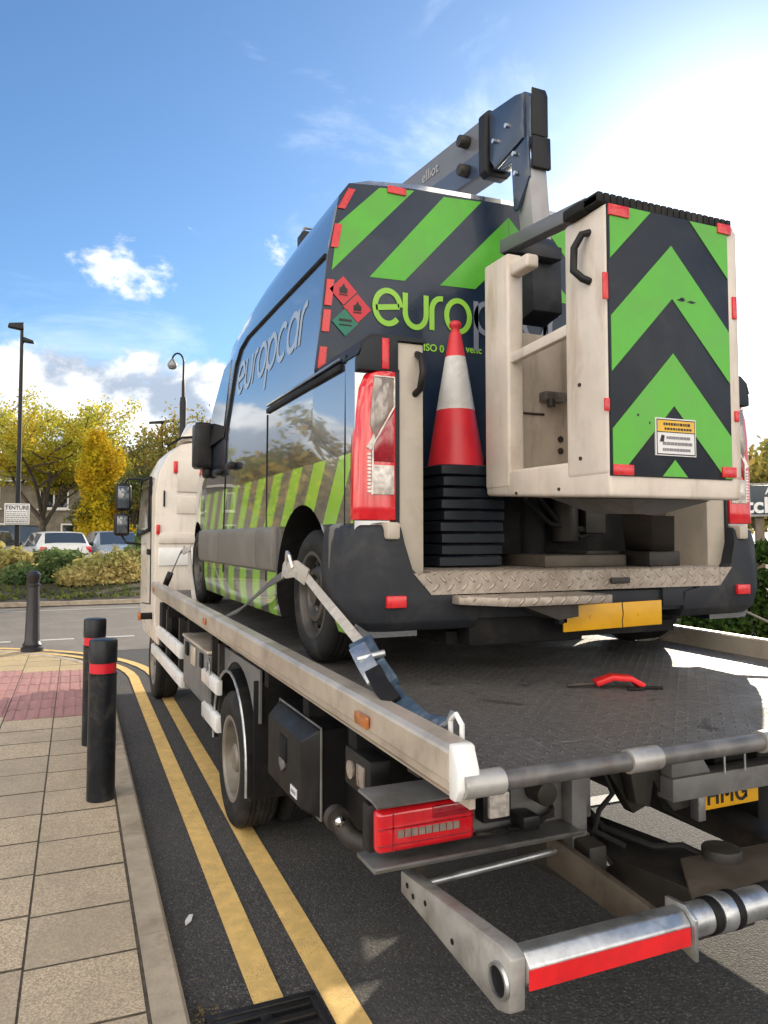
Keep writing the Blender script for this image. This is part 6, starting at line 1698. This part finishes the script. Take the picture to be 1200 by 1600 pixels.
# ------------------------------------------------------------------ plants
def tree(name, loc, h, spread, leafmat, label, group=None, n_leaf=9000, lsize=0.16, trunk_r=0.16, trunk_h=0.28, seed=1, clump=0.5, cat='tree', levels=3, drop=0.0):
    rs = np.random.default_rng(seed)
    t = thing(name, label, cat, loc, 0, group)
    base = Vector(loc)
    T = MB(); tips = []
    def grow(p, d, L, r, lev):
        n = 4
        pts = [p]; q_ = p; dd = d.copy()
        for i in range(n):
            dd = (dd + Vector(rs.normal(0, 0.13, 3)) + Vector((0, 0, 0.04))).normalized()
            q_ = q_ + dd * (L / n); pts.append(q_)
        T.tube(pts, [r * (1 - 0.45 * i / n) for i in range(n + 1)], 6 if lev > 0 else 9, False)
        if lev >= levels:
            tips.extend(pts[1:]); return
        if lev >= levels - 1: tips.append(pts[-1])
        k = {0: 6, 1: 4, 2: 4}.get(lev, 3)
        for j in range(k):
            f = 0.45 + 0.55 * (j + 1) / k if lev > 0 else 0.72 + 0.28 * (j + 1) / k
            b_ = pts[0].lerp(pts[-1], f) if f < 1 else pts[-1]
            idx = min(n - 1, int(f * n)); b_ = pts[idx].lerp(pts[idx + 1], f * n - idx) if f < 1 else pts[-1]
            a = 2 * math.pi * (j / k + rs.uniform(-0.12, 0.12)) + lev
            up = rs.uniform(0.35, 1.1) if lev == 0 else rs.uniform(-0.1, 0.7)
            side = Vector((math.cos(a) * spread, math.sin(a) * spread, up))
            nd = (dd * 0.45 + side).normalized()
            grow(b_, nd, L * rs.uniform(0.55, 0.8) if lev > 0 else (h - h * trunk_h) * rs.uniform(0.42, 0.6), r * 0.52, lev + 1)
    grow(base, Vector((rs.normal(0, 0.03), rs.normal(0, 0.03), 1)).normalized(), h * trunk_h, trunk_r, 0)
    T.build('trunk', 'bark', t, smooth=60)
    tp = np.array([tuple(v) for v in tips])
    pick = rs.integers(0, len(tp), n_leaf)
    cl = np.array([rs.normal(0, 1, 3) * clump * 0.5 for _ in range(len(tp))])
    cent = tp[pick] + rs.normal(0, clump * 0.42, (n_leaf, 3)) * np.array([1.0, 1.0, 0.7]) + cl[pick] * 0.4
    cent[:, 2] = np.clip(cent[:, 2] - drop, base.z + 0.25 * h * trunk_h, base.z + h * 1.02)
    leaves_obj('crown', cent, lsize, leafmat, t)
    return t


def cam_xy(px, d):
    lat = (px - 600) / 1180 * d
    return (lat * 0.9178 + d * 0.3971, d * 0.9178 - lat * 0.3971)
p = cam_xy(68, 36)
tree('honey_locust', (p[0], p[1], 0.455), 9.2, 1.25, 'leaf_yellow', 'broad spreading yellow green tree with open branches at the left', n_leaf=30000, lsize=0.09, trunk_r=0.20, trunk_h=0.24, seed=5, clump=0.66)
def shrub(name, loc, rx, ry, rz, n, lsize, mat, label, cat='shrub', group=None, seed=1, flat=0.0, aspect=1.8, shell=0.55, stems=8, lumps=9):
    rs = np.random.default_rng(seed)
    t = thing(name, label, cat, loc, 0, group)
    cs = rs.normal(0, 1, (lumps, 3)); cs /= np.linalg.norm(cs, axis=1)[:, None]
    cs *= rs.uniform(0.35, 0.75, (lumps, 1)); cs[:, 2] = np.abs(cs[:, 2]) * 0.9
    if rz > 3:
        cs[:, :2] = rs.normal(0, 0.34, (lumps, 2)); cs[:, 2] = rs.uniform(0.05, 0.92, lumps)
    ls_ = 0.35 if rz > 3 else 1.0
    pick = rs.integers(0, lumps, n)
    v = rs.normal(0, 1, (n, 3)); v /= np.linalg.norm(v, axis=1)[:, None]
    v *= rs.uniform(0.2, 1, (n, 1)) ** (1 / 3) * rs.uniform(0.32, 0.50, (n, 1)) * 1.05
    cent = (cs[pick] + v * np.array([1, 1, ls_])) * np.array([rx, ry, rz]) + np.array(loc)
    cent[:, 2] = np.maximum(cent[:, 2], loc[2] + 0.03)
    leaves_obj('foliage', cent, lsize, mat, t, flat, aspect)
    T = MB()
    for k in range(stems):
        e = cs[k % lumps] * np.array([rx, ry, rz]) * 0.9 + np.array(loc)
        m_ = np.array(loc) * 0.5 + e * 0.5 + np.array([0, 0, 0.06])
        T.tube([(loc[0] + rs.normal(0, 0.05), loc[1] + rs.normal(0, 0.05), loc[2] - 0.05), tuple(m_), tuple(e)], [0.02, 0.014, 0.006], 5, False)
    T.build('stem', 'bark', t)
    return t
p = cam_xy(150, 32.5)
shrub('golden_conifer', (p[0], p[1], 1.2), 0.95, 0.9, 5.0, 12000, 0.09, 'leaf_gold', 'tall dense golden column shaped tree right of the spreading tree', 'tree', seed=6, lumps=34)
p = cam_xy(160, 31.5)
shrub('golden_shrub', (p[0], p[1], 0.5), 1.9, 1.1, 1.9, 9000, 0.085, 'leaf_gold', 'round golden bush behind the silver blue car', 'shrub', seed=4, lumps=12)
p = cam_xy(212, 34)
tree('dark_tree', (p[0], p[1], 0.455), 4.9, 1.0, 'leaf_green', 'small dark green tree beside the truck mirror', n_leaf=9000, lsize=0.09, trunk_r=0.12, seed=8, clump=0.6)
p = cam_xy(285, 47)
tree('autumn_tree', (p[0], p[1], 0.455), 9.6, 1.0, 'leaf_mixed', 'olive and gold tree rising behind the heritage lamp and truck cab', n_leaf=15000, lsize=0.125, trunk_r=0.2, seed=9, clump=0.9)
p = cam_xy(205, 60)
tree('dark_tree', (p[0], p[1], 0.455), 7.0, 1.1, 'leaf_green', 'distant dark tree line crown behind the truck mirror', n_leaf=7000, lsize=0.25, trunk_r=0.2, seed=18, clump=1.2)
p = cam_xy(-60, 46)
tree('autumn_tree', (p[0], p[1], 0.455), 7.5, 1.1, 'leaf_mixed', 'olive tree at the left edge behind the spreading yellow tree', n_leaf=8000, lsize=0.2, trunk_r=0.18, seed=21, clump=0.9)
p = cam_xy(1215, 22)
tree('autumn_tree', (p[0], p[1], 0.06), 5.0, 1.1, 'leaf_mixed', 'yellow green tree at the right edge behind the slate board', n_leaf=9000, lsize=0.13, trunk_r=0.12, seed=12, clump=0.6)
p = cam_xy(1290, 16)
tree('dark_tree', (p[0], p[1], 0.06), 4.6, 1.1, 'leaf_mixed', 'green tree just beyond the right edge near the slate board', n_leaf=7000, lsize=0.12, trunk_r=0.12, seed=13, clump=0.6)
# trees off to the left that the van's flank mirrors
tree('street_tree', (-4.6, 18.6, 0.1), 5.6, 1.3, 'leaf_mixed', 'spreading street tree left of the picture mirrored in the van side', n_leaf=8000, lsize=0.14, trunk_r=0.16, trunk_h=0.3, seed=31, clump=0.55)
for k, (xx, yy, hh, sd_) in enumerate(((-9.5, 26.0, 5.0, 41), (-8.0, 16.0, 4.2, 42), (-15.0, 20.0, 6.0, 43))):
    tree('street_tree', (xx, yy, 0.1), hh, 1.2, ('leaf_mixed', 'leaf_green', 'leaf_yellow')[k], ('low olive street tree far left beyond the side road', 'small green street tree left of the pavement corner', 'yellow street tree furthest left beside the side road')[k], n_leaf=5000, lsize=0.16, trunk_r=0.14, seed=sd_, clump=0.7)

# verge shrubs
VS = [(-5, 22.2, 1.1, 1.0, 'leaf_variegated', 'pale variegated shrub at the far left of the verge'),
      (18, 22.0, 0.95, 0.95, 'leaf_variegated', 'cream leaved shrub at the foot of the left lamp post'),
      (62, 22.6, 0.85, 0.75, 'leaf_shrub', 'green shrub directly behind the cast iron bollard'),
      (98, 22.0, 0.85, 0.85, 'leaf_shrub', 'dark green shrub below the white hatchback'),
      (128, 22.3, 0.80, 0.82, 'leaf_shrub', 'grey green shrub between the hatchback and the silver blue car'),
      (160, 21.8, 1.00, 0.98, 'leaf_variegated', 'brightest cream and yellow shrub below the silver blue car'),
      (196, 22.2, 0.75, 0.95, 'leaf_variegated', 'yellowish shrub on the verge next to the truck cab'),
      (222, 22.8, 0.75, 1.45, 'leaf_shrub', 'taller loose green shrub touching the truck cab'),
      (40, 21.4, 0.8, 0.55, 'leaf_shrub', 'low green shrub at the front of the verge left of the bollard'),
      (118, 21.3, 0.8, 0.50, 'leaf_variegated', 'low pale shrub at the front of the verge right of the bollard')]
for k, (px, dd, rx, rz_, mt, lb) in enumerate(VS):
    p = cam_xy(px, dd)
    shrub('verge_shrub', (p[0], p[1], 0.2 + 0.09 * max(0, p[1] - 21)), rx, 0.75, rz_ * 1.06, 3200, 0.085, mt, lb, group='shrubs on the far verge', seed=50 + k, aspect=2.2)
# hedge on the right
hg = thing('hedge', 'clipped dark green hedge beyond the deck rail at the right edge', 'hedge', (7.6, 7.2, 0.06))
rs = np.random.default_rng(77)
n = 26000
u = rs.uniform(-2.6, 2.6, n); v_ = rs.uniform(-0.45, 0.45, n); w_ = rs.uniform(0, 1.40, n)
edge = rs.random(n) < 0.7
v_[edge] = -0.45 + rs.normal(0, 0.05, edge.sum())
top = rs.random(n) < 0.25
w_[top] = 1.36 + rs.normal(0, 0.05, top.sum())
hc = np.stack([7.6 + ux.x * u + un.x * v_, 7.2 + ux.y * u + un.y * v_, 0.08 + w_ + 0.08 * np.sin(u * 3) * (w_ > 1.2)], 1)
leaves_obj('foliage', hc, 0.052, 'leaf_hedge', hg, 0, 1.9)
T = MB()
for k in range(9):
    uu = -2.4 + k * 0.6
    b0 = Vector((7.6, 7.2, 0.06)) + ux * uu
    T.tube([b0, b0 + Vector((0.03, 0.02, 0.7)), b0 + Vector((-0.02, 0.05, 1.3))], [0.028, 0.02, 0.01], 6, False)
T.build('stem', 'bark', hg)
shrub('low_shrub', (5.55, 6.45, 0.06), 0.38, 0.38, 0.62, 1500, 0.05, 'leaf_variegated', 'small yellow green shrub in front of the hedge seen under the van bumper', seed=91, aspect=2.2)
